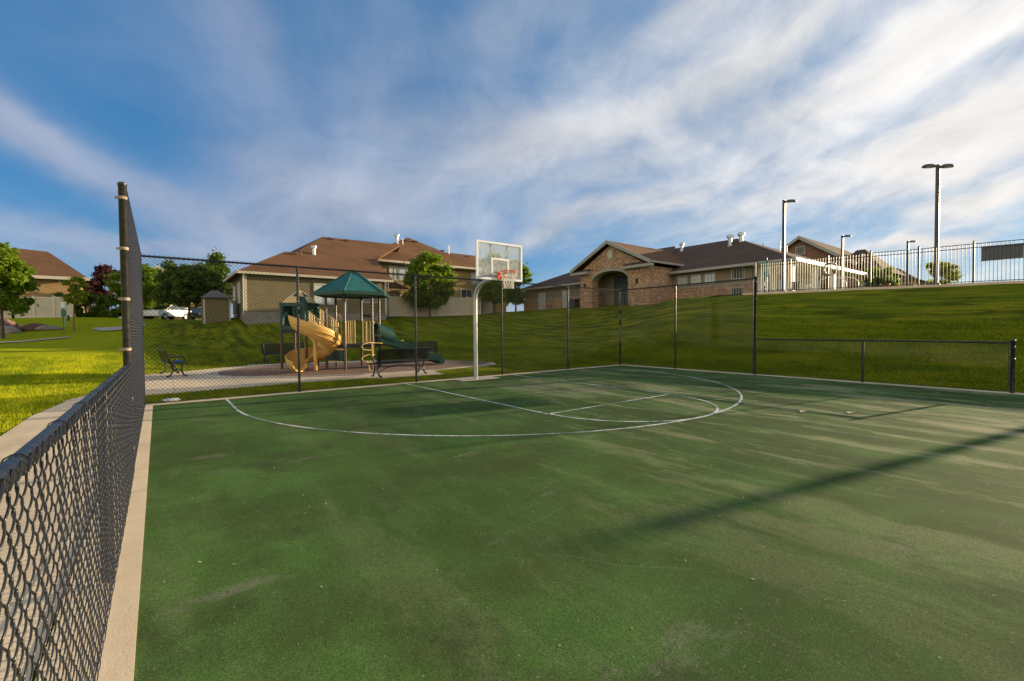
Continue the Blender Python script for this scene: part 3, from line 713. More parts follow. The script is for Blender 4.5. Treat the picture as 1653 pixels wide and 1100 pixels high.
# ------------------------------------------------------------------ grass blades
def blades(name, n, boxf, keep, hmin, hmax, m, label, wd=.006):
    xs, ys = boxf(n); k = keep(xs, ys); xs, ys = xs[k], ys[k]; n = len(xs)
    zs = height(xs, ys)
    a = rng.uniform(0, 2*PI, n); hh = rng.uniform(hmin, hmax, n); ln = rng.uniform(.1, .7, n)*hh; w_ = wd*rng.uniform(.6, 1.4, n)
    la = rng.uniform(0, 2*PI, n)
    B = np.stack([xs, ys, zs-.015], 1); side_ = np.stack([np.cos(a), np.sin(a), a*0], 1)*w_[:, None]
    T = B + np.stack([np.cos(la)*ln, np.sin(la)*ln, hh+.015], 1)
    V = np.stack([B-side_, B+side_, T], 1).reshape(-1, 3); F = np.arange(3*n).reshape(n, 3)
    return tag(fast_mesh(name, V, F, m), label, 'grass', kind='stuff')
def inpoly(xs, ys, poly):
    c = np.zeros(len(xs), bool); n = len(poly)
    for i in range(n):
        x0, y0 = poly[i]; x1, y1 = poly[i-1]
        cond = ((y0 > ys) != (y1 > ys)) & (xs < (x1-x0)*(ys-y0)/((y1-y0)+1e-12)+x0); c ^= cond
    return c
path_poly = [(-9.0, -30), (-7.60, -30), (-7.60, 3.3), (-7.45, 4.9), (-8.0, 4.1), (-8.72, 3.6), (-8.95, 1.6)]
blades('lawn_grass', 90000, lambda n: (rng.uniform(-7.7, 7.8, n), rng.uniform(1.86, 4.6, n)), lambda x_, y_: ~inpoly(x_, y_, outer) & ~inpoly(x_, y_, path_poly), .03, .075, M['blade'], 'short grass in the strip between court and playground')
blades('lawn_grass', 130000, lambda n: (rng.uniform(-17, -7.6, n), rng.uniform(-3, 18, n)), lambda x_, y_: ~inpoly(x_, y_, outer) & ~inpoly(x_, y_, path_poly), .03, .07, M['blade_y'], 'grass tinted a sunlit yellow green on the lawn left of the path', .009)
blades('lawn_grass', 130000, lambda n: (rng.uniform(7.75, 14.5, n)**1.0, rng.uniform(-13, 4, n)), lambda x_, y_: rng.uniform(7, 15, len(x_)) > x_*.75, .03, .075, M['blade'], 'grass on the lower part of the right bank', .009)
blades('lawn_grass', 90000, lambda n: (rng.uniform(-7.6, 10, n), rng.uniform(3.2, 18, n)), lambda x_, y_: ~inpoly(x_, y_, outer) & ~inpoly(x_, y_, path_poly), .03, .08, M['blade'], 'grass around and behind the playground', .011)

# ------------------------------------------------------------------ trees
def rock_mesh(b, c, sz, seed):
    """angular boulder: sphere cut by random planes"""
    g = np.random.default_rng(seed); n1, n2 = 14, 22; vs = []; fs = []
    pl = g.normal(size=(16, 3)); pl /= np.linalg.norm(pl, axis=1)[:, None]; dd = g.uniform(.62, .95, 16)
    for i in range(n1+1):
        th = PI*i/n1
        for j in range(n2):
            p = 2*PI*j/n2; v = np.array([math.sin(th)*math.cos(p), math.sin(th)*math.sin(p), math.cos(th)])
            k = 1.08; q = pl @ v
            for a, e in zip(q, dd):
                if a > .05: k = min(k, e/a)
            v = v*k*(1+.02*math.sin(9*th+5*p))
            vs.append((c[0]+v[0]*sz[0], c[1]+v[1]*sz[1], c[2]+v[2]*sz[2]))
    for i in range(n1):
        for j in range(n2): fs.append((i*n2+j, i*n2+(j+1) % n2, (i+1)*n2+(j+1) % n2, (i+1)*n2+j))
    b.add(vs, fs)

def make_tree(name, loc, H, trunk_h, crown_r, label, cat='tree', leafm='leaf', n=9000, leaf=.13, shape='oval', seed=1, group=None, barkm='bark', gap=.5, trunk_r=.11, squash=1.0, nc=None):
    g = np.random.default_rng(seed)
    root = empty(name, loc, label, cat, group)
    X0, Y0, Z0 = loc
    b = MB(); top = Z0+H*.86
    lean = g.uniform(-.15, .15, 2)
    tp = [(X0+lean[0]*k*k, Y0+lean[1]*k*k, Z0-.1+(top-Z0)*k) for k in np.linspace(0, 1, 7)]
    b.tube(tp, [trunk_r*(1.25 if i == 0 else 1-.13*i) for i in range(7)], 9)
    ch = H-trunk_h
    # clump centres
    nc = nc or int(34*max(1, crown_r/1.5))
    cl = []
    tries = 0
    while len(cl) < nc and tries < 4000:
        tries += 1
        k = g.uniform(0, 1)                              # height fraction in crown
        if shape == 'oval': rad = crown_r*math.sin(PI*min(.98, max(.06, (k*.86+.12))))**.62
        elif shape == 'cone': rad = crown_r*(1-k)**.75*(.35+.65*min(1, k/.18))
        elif shape == 'maple': rad = crown_r*(math.sin(PI*min(.97, k*.74+.24))**.8)*(1 if k < .8 else .75)
        else: rad = crown_r*math.sqrt(max(.02, 1-(k*1.0-.25)**2/.9))
        a = g.uniform(0, 2*PI); q = math.sqrt(g.uniform(.06, 1))*rad*.88
        cl.append((X0+q*math.cos(a), Y0+q*math.sin(a)*squash, Z0+trunk_h+k*ch*.95, g.uniform(.20, .42)*min(1.25, max(.55, crown_r*.55))*1.1))
    for c in cl[::3]:
        zz0 = max(trunk_h*.75, min(H*.8, (c[2]-Z0)-g.uniform(.3, .9)*crown_r*.5)); kf = zz0/(H*.86)
        st = Vector((X0+lean[0]*kf*kf, Y0+lean[1]*kf*kf, Z0+zz0)); en = Vector(c[:3])
        md = (st+en)/2 + Vector((0, 0, -.12*crown_r*.4))
        b.tube([st, md, en], [trunk_r*.34, trunk_r*.2, trunk_r*.07], 6)
    b.build('trunk', M[barkm], root, smooth=True)
    cl = np.array(cl); idx = g.integers(0, len(cl), n)
    dirs = g.normal(size=(n, 3)); dirs /= np.linalg.norm(dirs, axis=1)[:, None]
    rr = g.uniform(0, 1, n)**.42
    C = cl[idx, :3] + dirs*(rr*cl[idx, 3])[:, None]*np.array([1.15, 1.15, .85])
    # stray leaves for an uneven outline
    k = g.uniform(0, 1, n) < .12; C[k] += g.normal(size=(k.sum(), 3))*crown_r*.10
    nrm = dirs*.55 + g.normal(size=(n, 3))*.6 + np.array([0, 0, .35]); nrm /= np.linalg.norm(nrm, axis=1)[:, None]
    t1 = np.cross(nrm, g.normal(size=(n, 3))); t1 /= np.linalg.norm(t1, axis=1)[:, None]; t2 = np.cross(nrm, t1)
    s = leaf*g.uniform(.4, 1.45, n)[:, None]
    V = np.stack([C-t1*s*.9, C-t2*s*.42+nrm*s*.06, C+t1*s*.9, C+t2*s*.42+nrm*s*.06], 1).reshape(-1, 3) - np.array(loc)
    F = np.arange(4*n).reshape(n, 4)
    fast_mesh('crown', V, F, M[leafm], root)
    return root
def at(x_, y_, dz=0.0): return (x_, y_, hz(x_, y_)+dz)

# ------------------------------------------------------------------ building helpers
def wbox(b, a, c): b.box(a, c)
def window(parent, face, along, zc0, zc1, plane, fm, gm, out, frame=.07, mull=(1, 0), depth=.06, name='window'):
    """framed window on a wall. face 'x' : wall plane x=plane, along=(y0,y1). face 'y': plane y. out=-1 faces negative axis."""
    a0, a1 = along
    def bx(b, u0, u1, z0, z1, d0, d1):
        lo, hi = sorted((plane+out*d0, plane+out*d1))
        if face == 'x': b.box((lo, u0, z0), (hi, u1, z1))
        else: b.box((u0, lo, z0), (u1, hi, z1))
    b = MB()
    bx(b, a0-frame, a1+frame, zc1, zc1+frame, 0, depth); bx(b, a0-frame, a1+frame, zc0-frame, zc0, 0, depth+.02)
    bx(b, a0-frame, a0, zc0, zc1, 0, depth); bx(b, a1, a1+frame, zc0, zc1, 0, depth)
    for i in range(mull[0]):
        c = a0+(a1-a0)*(i+1)/(mull[0]+1); bx(b, c-.02, c+.02, zc0, zc1, 0, depth*.8)
    for i in range(mull[1]):
        c = zc0+(zc1-zc0)*(i+1)/(mull[1]+1); bx(b, a0, a1, c-.018, c+.018, 0, depth*.72)
    o = b.build(name, fm, parent)
    b = MB(); bx(b, a0, a1, zc0, zc1, -.02, .018); b.build('pane', gm, o)
    return o
def louvre(parent, face, along, z0, z1, plane, fm, sm, out, vert=False):
    a0, a1 = along; b = MB(); s = MB()
    def bx(bb, u0, u1, q0, q1, d0, d1):
        lo, hi = sorted((plane+out*d0, plane+out*d1))
        if face == 'x': bb.box((lo, u0, q0), (hi, u1, q1))
        else: bb.box((u0, lo, q0), (u1, hi, q1))
    bx(b, a0-.12, a1+.12, z1, z1+.12, 0, .06); bx(b, a0-.12, a1+.12, z0-.12, z0, 0, .06); bx(b, a0-.12, a0, z0, z1, 0, .06); bx(b, a1, a1+.12, z0, z1, 0, .06)
    o = b.build('vent_frame', fm, parent)
    bx(s, a0, a1, z0, z1, -.01, .012)
    o2 = s.build('vent_opening', M['dark'], o)
    s = MB()
    for i in range(4):
        c = a0+(a1-a0)*(i+.5)/4; bx(s, c-.03, c+.03, z0, z1, .014, .05)
    s.build('louvre', sm, o)
def roof_faces(parent, faces, m, th=.16, name='roof', fascia=None):
    """each face a slab with thickness downward"""
    b = MB()
    for fc in faces: b.prism(fc, (0, 0, -th))
    return b.build(name, m, parent)
def gutter(parent, p0, p1, m, name='fascia', w_=.10, h=.17):
    b = MB(); b.bar(p0, p1, w_, h); return b.build(name, m, parent)
def roof_vent(parent, p, kind='box', s=1.0):
    b = MB()
    if kind == 'box':
        b.cbox((p[0], p[1], p[2]+.06), (.42*s, .42*s, .12)); b.build('roof_vent', M['brown'], parent)
    elif kind == 'pipe':
        b.lathe((p[0], p[1], p[2]-.2), [(.05*s, 0), (.05*s, .85*s), (.03*s, .87*s)], 10); b.build('vent_pipe', M['white'], parent, smooth=True)
    elif kind == 'thin':
        b.lathe((p[0], p[1], p[2]-.2), [(.035, 0), (.035, .55)], 8); b.build('vent_pipe', M['dark'], parent, smooth=True)
    else:
        b.lathe((p[0], p[1], p[2]-.25), [(.30*s, 0), (.17*s, .22*s), (.15*s, .8*s), (.15*s, .82*s), (.25*s, .84*s), (.25*s, 1.02*s), (.12*s, 1.1*s)], 14); b.build('flue_cap', M['galv'], parent, smooth=True)

# ================================================================== big brown house behind the playground
hB = empty('house', (0, 34, 2.4), 'large brown roofed house with olive siding behind the playground', 'house')
G = 2.1
b = MB(); b.box((-2.3, 26.55, G+.75), (8.0, 33.2, 5.62)); b.build('siding_wall', M['siding'], hB)
b = MB(); b.box((-2.27, 26.58, G-1.0), (7.97, 33.1, G+.75)); b.build('foundation', M['found'], hB)
b = MB(); b.box((8.0, 33.95, G-.5), (26.2, 42.5, 8.35)); b.build('stucco_wall', M['stucco'], hB)
for x0 in (-2.34, 4.55, 7.86):
    b = MB(); b.box((x0, 26.50, G+.75), (x0+.16, 26.57, 5.55)); b.build('corner_trim', M['trim'], hB)
# wing and main roof
P = .577
def zf(y_): return 5.6+P*(y_-26.2)
rA, rB_ = (1.8, 30.05), (5.0, 34.0)
faces = [
    [(-2.8, 26.2, 5.6), (8.5, 26.2, 5.6), (8.5, 29.6, zf(29.6)), (10.8, 34.0, 10.1), (5.0, 34.0, 10.1), (1.8, 30.05, zf(30.05)), (1.1, 30.05, zf(30.05)), (1.05, 30.05, zf(30.05))],
]
b = MB()
b.prism([(-2.8, 26.2, 5.6), (8.5, 26.2, 5.6), (8.5, 30.0, zf(30.0)), (1.05, 30.0, zf(30.0)), (1.0, 30.0, zf(30.0))], (0, 0, -.14))
b.prism([(1.8, 30.0, zf(30.0)), (8.5, 30.0, zf(30.0)), (12.8, 34.2, zf(34.2)), (5.0, 34.0, zf(34.0))], (0, 0, -.14))
b.v = b.v
roofw = b.build('roof', M['shingle'], hB)
b = MB()
b.prism([(-2.8, 26.2, 5.6), (1.0, 30.0, zf(30.0)), (1.0, 30.05, zf(30.0)), (-2.8, 33.8, 5.6)], (0, 0, -.14))     # hip end
b.prism([(1.0, 30.03, zf(30.0)), (4.5, 30.03, zf(30.0)), (4.5, 33.8, 5.6), (-2.8, 33.8, 5.6)], (0, 0, -.14))
b.prism([(1.8, 30.03, zf(30.0)), (5.0, 34.02, zf(34.0)), (1.0, 38.0, zf(30.0))], (0, 0, -.14))
b.prism([(5.0, 34.02, zf(34.0)), (12.8, 34.22, zf(34.2)), (12.8, 40, 6.9), (1.0, 38.0, zf(30.0))], (0, 0, -.14))
b.build('roof', M['shingle'], hB)
gutter(hB, (-2.8, 26.17, 5.52), (8.5, 26.17, 5.52), M['trim'])
gutter(hB, (-2.83, 26.2, 5.52), (-2.83, 33.8, 5.52), M['trim'])
b = MB(); b.tube([(-2.42, 26.2, 5.45), (-2.42, 26.44, 5.1), (-2.42, 26.46, 3.2), (-2.42, 26.46, G+.55)], .045, 8); b.build('downpipe', M['trim'], hB, smooth=True)
b = MB(); b.tube([(8.12, 26.5, 5.4), (8.12, 26.5, G+.2)], .05, 8); b.build('downpipe', M['dark'], hB, smooth=True)
window(hB, 'y', (2.35, 3.7), 3.55, 4.95, 26.55, M['trim'], M['blind'], -1, .10)
window(hB, 'y', (6.1, 7.2), 3.75, 4.5, 26.55, M['trim'], M['glass_dk'], -1, .08)
window(hB, 'x', (29.0, 29.7), 3.6, 5.0, -2.3, M['white'], M['glass_dk'], -1, .08, mull=(0, 1))
window(hB, 'x', (31.7, 32.2), 3.9, 4.9, -2.3, M['white'], M['glass_dk'], -1, .08, mull=(0, 1))
for x0 in (.9, 5.9):
    b = MB(); b.box((x0, 26.50, G+.40), (x0+1.0, 26.60, G+.68)); b.build('basement_vent', M['dark'], hB)
# two storey roofs
b = MB(); E1 = 8.42
b.prism([(8.4, 33.4, E1), (22.8, 33.4, E1), (15.6, 38.5, 12.0)], (0, 0, -.16))
b.prism([(8.4, 33.4, E1), (15.6, 38.5, 12.0), (8.4, 43.6, E1)], (0, 0, -.16))
b.prism([(22.8, 33.42, E1), (22.8, 43.6, E1), (15.6, 38.52, 12.0)], (0, 0, -.16))
b.build('roof', M['shingle'], hB)
b = MB()
b.prism([(19.5, 33.41, E1-.01), (26.8, 33.41, E1-.01), (24.0, 37.6, 10.6), (19.5, 37.6, 10.6)], (0, 0, -.16))
b.prism([(26.8, 33.41, E1-.01), (26.8, 41.8, E1-.01), (24.0, 37.61, 10.6)], (0, 0, -.16))
b.prism([(19.5, 37.62, 10.6), (24.0, 37.62, 10.6), (26.8, 41.8, E1), (19.5, 41.8, E1)], (0, 0, -.16))
b.build('roof', M['shingle'], hB)
gutter(hB, (8.35, 33.36, E1-.10), (26.8, 33.36, E1-.10), M['trim'], w_=.12, h=.2)
gutter(hB, (8.34, 33.4, E1-.10), (8.34, 43, E1-.10), M['trim'], w_=.1, h=.2)
b = MB(); b.box((8.4, 33.45, E1-.32), (26.5, 33.94, E1-.24)); b.build('soffit', M['stucco_gr'], hB)
window(hB, 'y', (11.5, 12.35), 6.6, 7.8, 33.95, M['trim'], M['blind'], -1, .12, mull=(1, 0)); window(hB, 'y', (12.5, 13.3), 6.6, 7.8, 33.95, M['trim'], M['blind'], -1, .10, mull=(0, 0))
window(hB, 'y', (12.6, 14.6), 3.9, 5.0, 33.95, M['trim'], M['glass_dk'], -1, .12)
window(hB, 'y', (19.9, 21.2), 4.6, 5.9, 33.95, M['trim'], M['glass_dk'], -1, .12)
window(hB, 'y', (22.8, 24.0), 4.6, 5.9, 33.95, M['trim'], M['glass_dk'], -1, .12)
window(hB, 'y', (21.3, 22.6), 6.7, 7.9, 33.95, M['trim'], M['blind'], -1, .12)
# lower shed roof over the back door
b = MB(); b.prism([(8.6, 32.2, 5.6), (12.6, 32.2, 5.6), (10.4, 33.93, 7.0), (8.6, 33.93, 7.0)], (0, 0, -.12)); b.build('porch_roof', M['shingle'], hB)
roof_vent(hB, (3.2, 30.0, zf(29.9)), 'flue', .95)
for p in ((5.6, 33.6), (7.1, 33.6), (1.5, 29.6)): roof_vent(hB, (p[0], p[1], zf(p[1])), 'box')
roof_vent(hB, (2.1, 29.5, zf(29.5)), 'thin'); roof_vent(hB, (13.6, 37.0, 10.95), 'flue', 1.1); roof_vent(hB, (14.2, 36.8, 10.8), 'pipe')
for p in ((14.9, 37.6, 11.4), (16.1, 37.6, 11.4), (19.0, 36.6, 10.5)): roof_vent(hB, p, 'box')
roof_vent(hB, (20.2, 37.2, 10.45), 'pipe', 1.3); roof_vent(hB, (22.6, 36.9, 10.2), 'box')

# shed left of that house
sh = empty('shed', (-4.0, 29.6, 2.3), 'small beige shed with grey hipped roof beside the big house', 'shed')
b = MB(); b.box((-4.55, 29.0, 1.8), (-2.95, 31.3, 3.88)); b.build('wall', M['siding'], sh)
zt = 3.86
b = MB(); q = [(-4.75, 28.75, zt), (-2.75, 28.75, zt), (-2.75, 31.5, zt), (-4.75, 31.5, zt)]; ap = [(-4.0, 30.0, 4.45), (-3.55, 30.0, 4.45)]
b.add(q+ap, [(0, 1, 5, 4), (1, 2, 5), (2, 3, 4, 5), (3, 0, 4), (3, 2, 1, 0)]); b.build('roof', M['shingle_gr'], sh)
b = MB(); b.box((-4.57, 28.96, 1.8), (-4.47, 29.05, 3.8)); b.box((-3.0, 28.96, 1.8), (-2.92, 29.05, 3.8)); b.build('corner_trim', M['trim'], sh)

# ================================================================== clubhouse
cb = empty('clubhouse', (30, 18, 3.7), 'brick clubhouse with arched gable entrance and dark roof on top of the bank', 'building')
g0 = 2.6
b = MB(); b.box((30.0, 6.75, g0), (44, 35.2, 5.0)); b.build('brick_wall', M['brick'], cb)
b = MB(); b.box((30.05, 6.8, 5.0), (43.9, 35.1, 6.45)); b.build('stucco_wall', M['stucco_gr'], cb)
b = MB(); b.box((29.93, 6.68, 4.97), (44.1, 35.3, 5.08)); b.build('ledge', M['trim_gr'], cb)
# south wall of the patio, sun glare put into its white
b = MB(); b.box((30.25, 6.60, g0), (44, 6.74, 6.4)); b.build('patio_wall', M['stucco_wh'], cb)
for x0 in (31.6, 34.2):
    b = MB(); b.box((x0, 6.52, 3.7), (x0+1.0, 6.59, 5.9)); b.build('patio_door', M['glass_dk'], cb)
# roof
EZ = 6.5; pr_ = .445; RX = 37.5
def hipz(k): return EZ+pr_*k
x0, x1, y0, y1 = 29.4, 45.6, 3.5, 35.5; k = (x1-x0)/2
b = MB()
b.prism([(x0, y0, EZ), (x0, y1, EZ), (x0+k, y1-k, hipz(k)), (x0+k, y0+k, hipz(k))], (0, 0, -.14))
b.prism([(x0, y0, EZ), (x0+k, y0+k, hipz(k)), (x1, y0, EZ)], (0, 0, -.14))
b.prism([(x0, y1, EZ), (x1, y1, EZ), (x0+k, y1-k, hipz(k))], (0, 0, -.14))
b.prism([(x1, y0, EZ), (x0+k, y0+k, hipz(k)), (x0+k, y1-k, hipz(k)), (x1, y1, EZ)], (0, 0, -.14))
b.build('roof', M['shingle_dk'], cb)
b = MB()   # ridge step
b.prism([(RX-2.0, 17.0, hipz(k)-.75), (RX-2.0, 27.0, hipz(k)-.75), (RX+.1, 25.2, hipz(k)+.28), (RX+.1, 18.4, hipz(k)+.28)], (0, 0, -.1)); b.build('ridge_cap', M['shingle_dk'], cb)
gutter(cb, (29.35, 3.45, EZ-.10), (29.35, 35.5, EZ-.10), M['trim_gr'], w_=.12, h=.22)
gutter(cb, (29.35, 3.42, EZ-.11), (45.6, 3.42, EZ-.11), M['white'], w_=.12, h=.24)
b = MB(); b.box((29.5, 3.55, EZ-.26), (45.5, 6.55, EZ-.19)); b.build('soffit', M['white'], cb)
for xx in (29.9, 34.2, 38.5):
    b = MB(); b.box((xx-.14, 3.75, 3.3), (xx+.14, 4.03, EZ-.27)); b.build('patio_post', M['white'], cb)
# windows of right wing
for yc in (12.85, 11.55, 10.3): window(cb, 'x', (yc-.42, yc+.42), 5.32, 6.02, 30.05, M['trim_gr'], M['blind'], -1, .12, mull=(2, 1))
louvre(cb, 'x', (7.45, 8.35), 5.45, 6.2, 30.05, M['trim_gr'], M['trim_gr'], -1); louvre(cb, 'x', (7.45, 8.35), 3.85, 4.65, 30.0, M['trim_gr'], M['trim_gr'], -1)
# left wing windows
for yc in (31.6, 27.4): window(cb, 'x', (yc-.55, yc+.55), 3.75, 5.75, 29.93, M['trim'], M['blind'], -1, .10, mull=(0, 1))
# gable entrance
X1 = 26.4
gy = 18.05
b = MB()
def arch_wall(b, xa, xb, ya, yb, z0, ztop, zc, oa, ob, zs, zr, n=14):
    """wall (thickness xa..xb) spanning ya..yb, gable top; arched opening oa..ob springing zs rise zr"""
    arc = [(ob-(ob-oa)*i/n, zs+zr*math.sin(PI*(.5-.5*0)+0)*0 + zr*(1-((i/n-.5)*2)**2)**.5*1.0) for i in range(n+1)]
    # left pier, right pier, head
    b.box((xa, ya, z0), (xb, oa, zs)); b.box((xa, ob, z0), (xb, yb, zs))
    ys_ = [ya] + [oa+(ob-oa)*i/n for i in range(n+1)] + [yb]
    def top(y_): return ztop + (zc-ztop)*(1-abs(y_-gy)/((yb-ya)/2))
    def bot(y_):
        if y_ <= oa or y_ >= ob: return zs
        q = (y_-(oa+ob)/2)/((ob-oa)/2); return zs+zr*math.sqrt(max(0, 1-q*q*.98))-zr*.14
    yy = []
    for i in range(len(ys_)-1):
        yy.append((ys_[i], ys_[i+1]))
    for (p, q) in yy:
        segs = [(p, gy), (gy, q)] if p < gy < q else [(p, q)]
        for (p, q) in segs:
            bp, bq = bot(p+1e-4), bot(q-1e-4)
            b.add([(xa, p, bp), (xa, q, bq), (xa, q, top(q)), (xa, p, top(p)), (xb, p, bp), (xb, q, bq), (xb, q, top(q)), (xb, p, top(p))],
                  [(0, 1, 2, 3), (7, 6, 5, 4), (0, 4, 5, 1), (3, 2, 6, 7)] + ([(0, 3, 7, 4)] if p == ya else []) + ([(1, 5, 6, 2)] if q == yb else []))
oa, ob = 15.95, 20.35
arch_wall(b, X1, X1+.9, 13.85, 21.9, g0, 7.0, 9.25, oa, ob, 6.05, .95)
b.box((X1+.9, 13.85, g0), (30.02, 14.5, 6.9)); b.box((X1+.9, 21.3, g0), (30.02, 21.9, 6.9))
b.build('entrance_gable', M['brick'], cb)
b = MB(); n = 16; vs = []
for i in range(n+1):
    y_ = oa+(ob-oa)*i/n; q = (y_-(oa+ob)/2)/((ob-oa)/2); zz_ = 6.05+.95*math.sqrt(max(0, 1-q*q*.98))-.133
    vs += [(X1-.05, y_, zz_-.02), (X1-.05, y_, zz_+.16), (X1+.86, y_, zz_-.02)]
b.add(vs, [(3*i, 3*i+3, 3*i+4, 3*i+1) for i in range(n)] + [(3*i, 3*i+2, 3*i+5, 3*i+3) for i in range(n)]); b.build('arch_trim', M['trim_gr'], cb)
b = MB(); b.box((28.9, 14.5, g0), (29.2, 21.3, 7.0)); b.build('porch_wall', M['stucco_gr'], cb)
b = MB(); b.box((27.35, 14.5, 6.95), (29.2, 21.3, 7.05)); b.build('porch_ceiling', M['stucco_gr'], cb)
# door set
for (ya, yb) in ((15.95, 16.95), (17.0, 18.0)):
    fr = MB(); fr.box((28.82, ya, 3.65), (28.88, ya+.07, 5.80)); fr.box((28.82, yb-.07, 3.65), (28.88, yb, 5.80)); fr.box((28.82, ya+.07, 5.73), (28.88, yb-.07, 5.80)); fr.box((28.82, ya+.07, 3.65), (28.88, yb-.07, 3.85))
    dr = fr.build('door', M['dark'], cb)
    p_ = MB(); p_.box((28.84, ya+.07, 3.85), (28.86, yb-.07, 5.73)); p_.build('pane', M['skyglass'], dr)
    h_ = MB(); hy = yb-.14 if ya < 16.5 else ya+.14; h_.tube([(28.78, hy, 4.5), (28.78, hy, 5.0)], .015, 6); h_.build('handle', M['galv'], dr)
tb = MB(); tb.box((28.82, 15.95, 5.84), (28.88, 18.0, 5.92)); tb.box((28.82, 15.95, 7.0-.12), (28.88, 18.0, 7.0)); tb.box((28.82, 15.88, 3.6), (28.9, 15.95, 7.0)); tb.box((28.82, 18.0, 3.6), (28.9, 18.07, 7.0))
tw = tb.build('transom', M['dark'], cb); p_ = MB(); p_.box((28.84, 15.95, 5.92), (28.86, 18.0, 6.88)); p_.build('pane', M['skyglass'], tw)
p_ = MB(); p_.box((28.80, 18.2, 3.6), (28.87, 19.6, 6.6)); p_.build('side_window', M['glass_dk'], cb)
# gable roof
ga, gb_ = 13.35, 22.75; gz, gpk = 7.30, 9.62
b = MB()
b.prism([(X1-.45, ga, gz), (X1-.45, gy, gpk), (36.6, gy, gpk), (32.0, ga, gz)], (0, 0, -.12))
b.build('gable_roof', M['shingle'], cb)  # south slope takes the lighter shingle to carry the sunlight on it
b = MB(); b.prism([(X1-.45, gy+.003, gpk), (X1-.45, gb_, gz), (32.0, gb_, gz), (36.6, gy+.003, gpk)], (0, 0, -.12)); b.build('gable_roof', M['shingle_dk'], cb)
b = MB()
b.prism([(X1-.55, ga-.03, gz-.32), (X1-.55, gy, gpk-.30), (X1-.55, gy, gpk+.03), (X1-.55, ga-.03, gz+.02)], (.10, 0, 0))
b.prism([(X1-.55, gy, gpk-.30), (X1-.55, gb_+.03, gz-.32), (X1-.55, gb_+.03, gz+.02), (X1-.55, gy, gpk+.03)], (.10, 0, 0))
b.build('bargeboard', M['trim_gr'], cb)
for (ya, yb) in ((ga-.05, 16.3), (20.5, gb_+.05)):
    b = MB()
    yo, yi = (ya, yb) if ya < gy else (yb, ya)
    b.box((X1-.50, min(yo, yi), 6.78), (X1-.003, max(yo, yi), 7.02)); b.build('eave_return', M['trim_gr'], cb)
    b = MB(); b.prism([(X1-.52, yo, 7.023), (X1-.52, yi, 7.023), (X1-.004, yi+(.0), 7.25), (X1-.004, yo, 7.25)], (0, 0, .03)); b.build('eave_return', M['shingle_dk'], cb)
b = MB(); n = 8
b.box((X1-.06, gy-.30, 8.0), (X1-.002, gy+.30, 8.55)); b.prism([(X1-.06, gy+.30*math.cos(PI*i/n), 8.552+.28*math.sin(PI*i/n)) for i in range(n+1)], (.058, 0, 0)); b.build('gable_vent', M['trim'], cb)
for yy_ in (15.0, 21.2):
    b = MB(); b.cbox((X1-.10, yy_, 5.6), (.16, .14, .34)); b.lathe((X1-.10, yy_, 5.77), [(.14, 0), (.03, .10)], 8); b.build('wall_lantern', M['dark'], cb)
gutter(cb, (X1-.45, ga-.06, gz-.14), (31.6, ga-.06, gz-.14), M['trim_gr'], w_=.10, h=.18)
# roof kit
def crz(x_): return EZ+pr_*(x_-x0)
roof_vent(cb, (36.0, 16.6, crz(36.0)), 'flue', 1.0); roof_vent(cb, (35.3, 11.2, crz(35.3)), 'flue', 1.15); roof_vent(cb, (36.2, 10.6, crz(35.6)), 'flue', 1.25)
roof_vent(cb, (33.6, 13.4, crz(33.6)), 'thin'); roof_vent(cb, (30.8, 20.9+3.2, crz(30.8)), 'pipe', 1.5)
roof_vent(cb, (38.6, 8.2, 8.55), 'pipe', 1.3); roof_vent(cb, (39.4, 7.9, 8.4), 'pipe', 1.0); roof_vent(cb, (38.0, 9.4, 9.0), 'thin')

def ac_unit(loc, label):
    o = empty('air_conditioner', loc, label, 'air conditioner', 'air conditioners beside the clubhouse wall')
    x_, y_, z_ = loc
    b = MB(); b.box((x_-.45, y_-.45, z_), (x_+.45, y_+.45, z_+.95)); b.build('casing', M['dark'], o, bevel=.03)
    b = MB()
    for i in range(9): b.box((x_-.462, y_-.42+i*.1, z_+.1), (x_-.452, y_-.38+i*.1, z_+.85))
    b.build('grille', M['steel'], o)
    b = MB(); b.lathe((x_, y_, z_+.95), [(.36, 0), (.36, .04), (.05, .06)], 18); b.build('fan_guard', M['steel'], o)
ac_unit(at(28.7, 24.9, -.05), 'dark air conditioner nearest the left window of the clubhouse')
ac_unit(at(28.4, 23.1, -.05), 'dark air conditioner next to the entrance pillar')

# ================================================================== house right behind the clubhouse
h3 = empty('house', (56, 8, 3.7), 'red brown gabled house rising behind the clubhouse roof', 'house')
gx3, gy3 = 52.0, 11.3
b = MB(); b.prism([(gx3, 6.3, 3), (gx3, 16.3, 3), (gx3, 16.3, 8.4), (gx3, gy3, 11.6), (gx3, 6.3, 8.4)], (12, 0, 0)); b.build('siding_wall', M['siding_red'], h3)
b = MB(); b.prism([(gx3-.5, 5.8, 8.15), (gx3-.5, gy3, 11.85), (66, gy3, 11.85), (66, 5.8, 8.15)], (0, 0, .14)); b.prism([(gx3-.5, gy3, 11.853), (gx3-.5, 16.8, 8.15), (66, 16.8, 8.15), (66, gy3, 11.853)], (0, 0, .14)); b.build('roof', M['shingle_dk'], h3)
b = MB(); b.prism([(gx3-.56, 5.75, 7.90), (gx3-.56, gy3, 11.6), (gx3-.56, gy3, 11.98), (gx3-.56, 5.75, 8.28)], (.05, 0, 0)); b.prism([(gx3-.56, gy3, 11.6), (gx3-.56, 16.85, 7.9), (gx3-.56, 16.85, 8.28), (gx3-.56, gy3, 11.98)], (.05, 0, 0)); b.build('bargeboard', M['trim_gr'], h3)
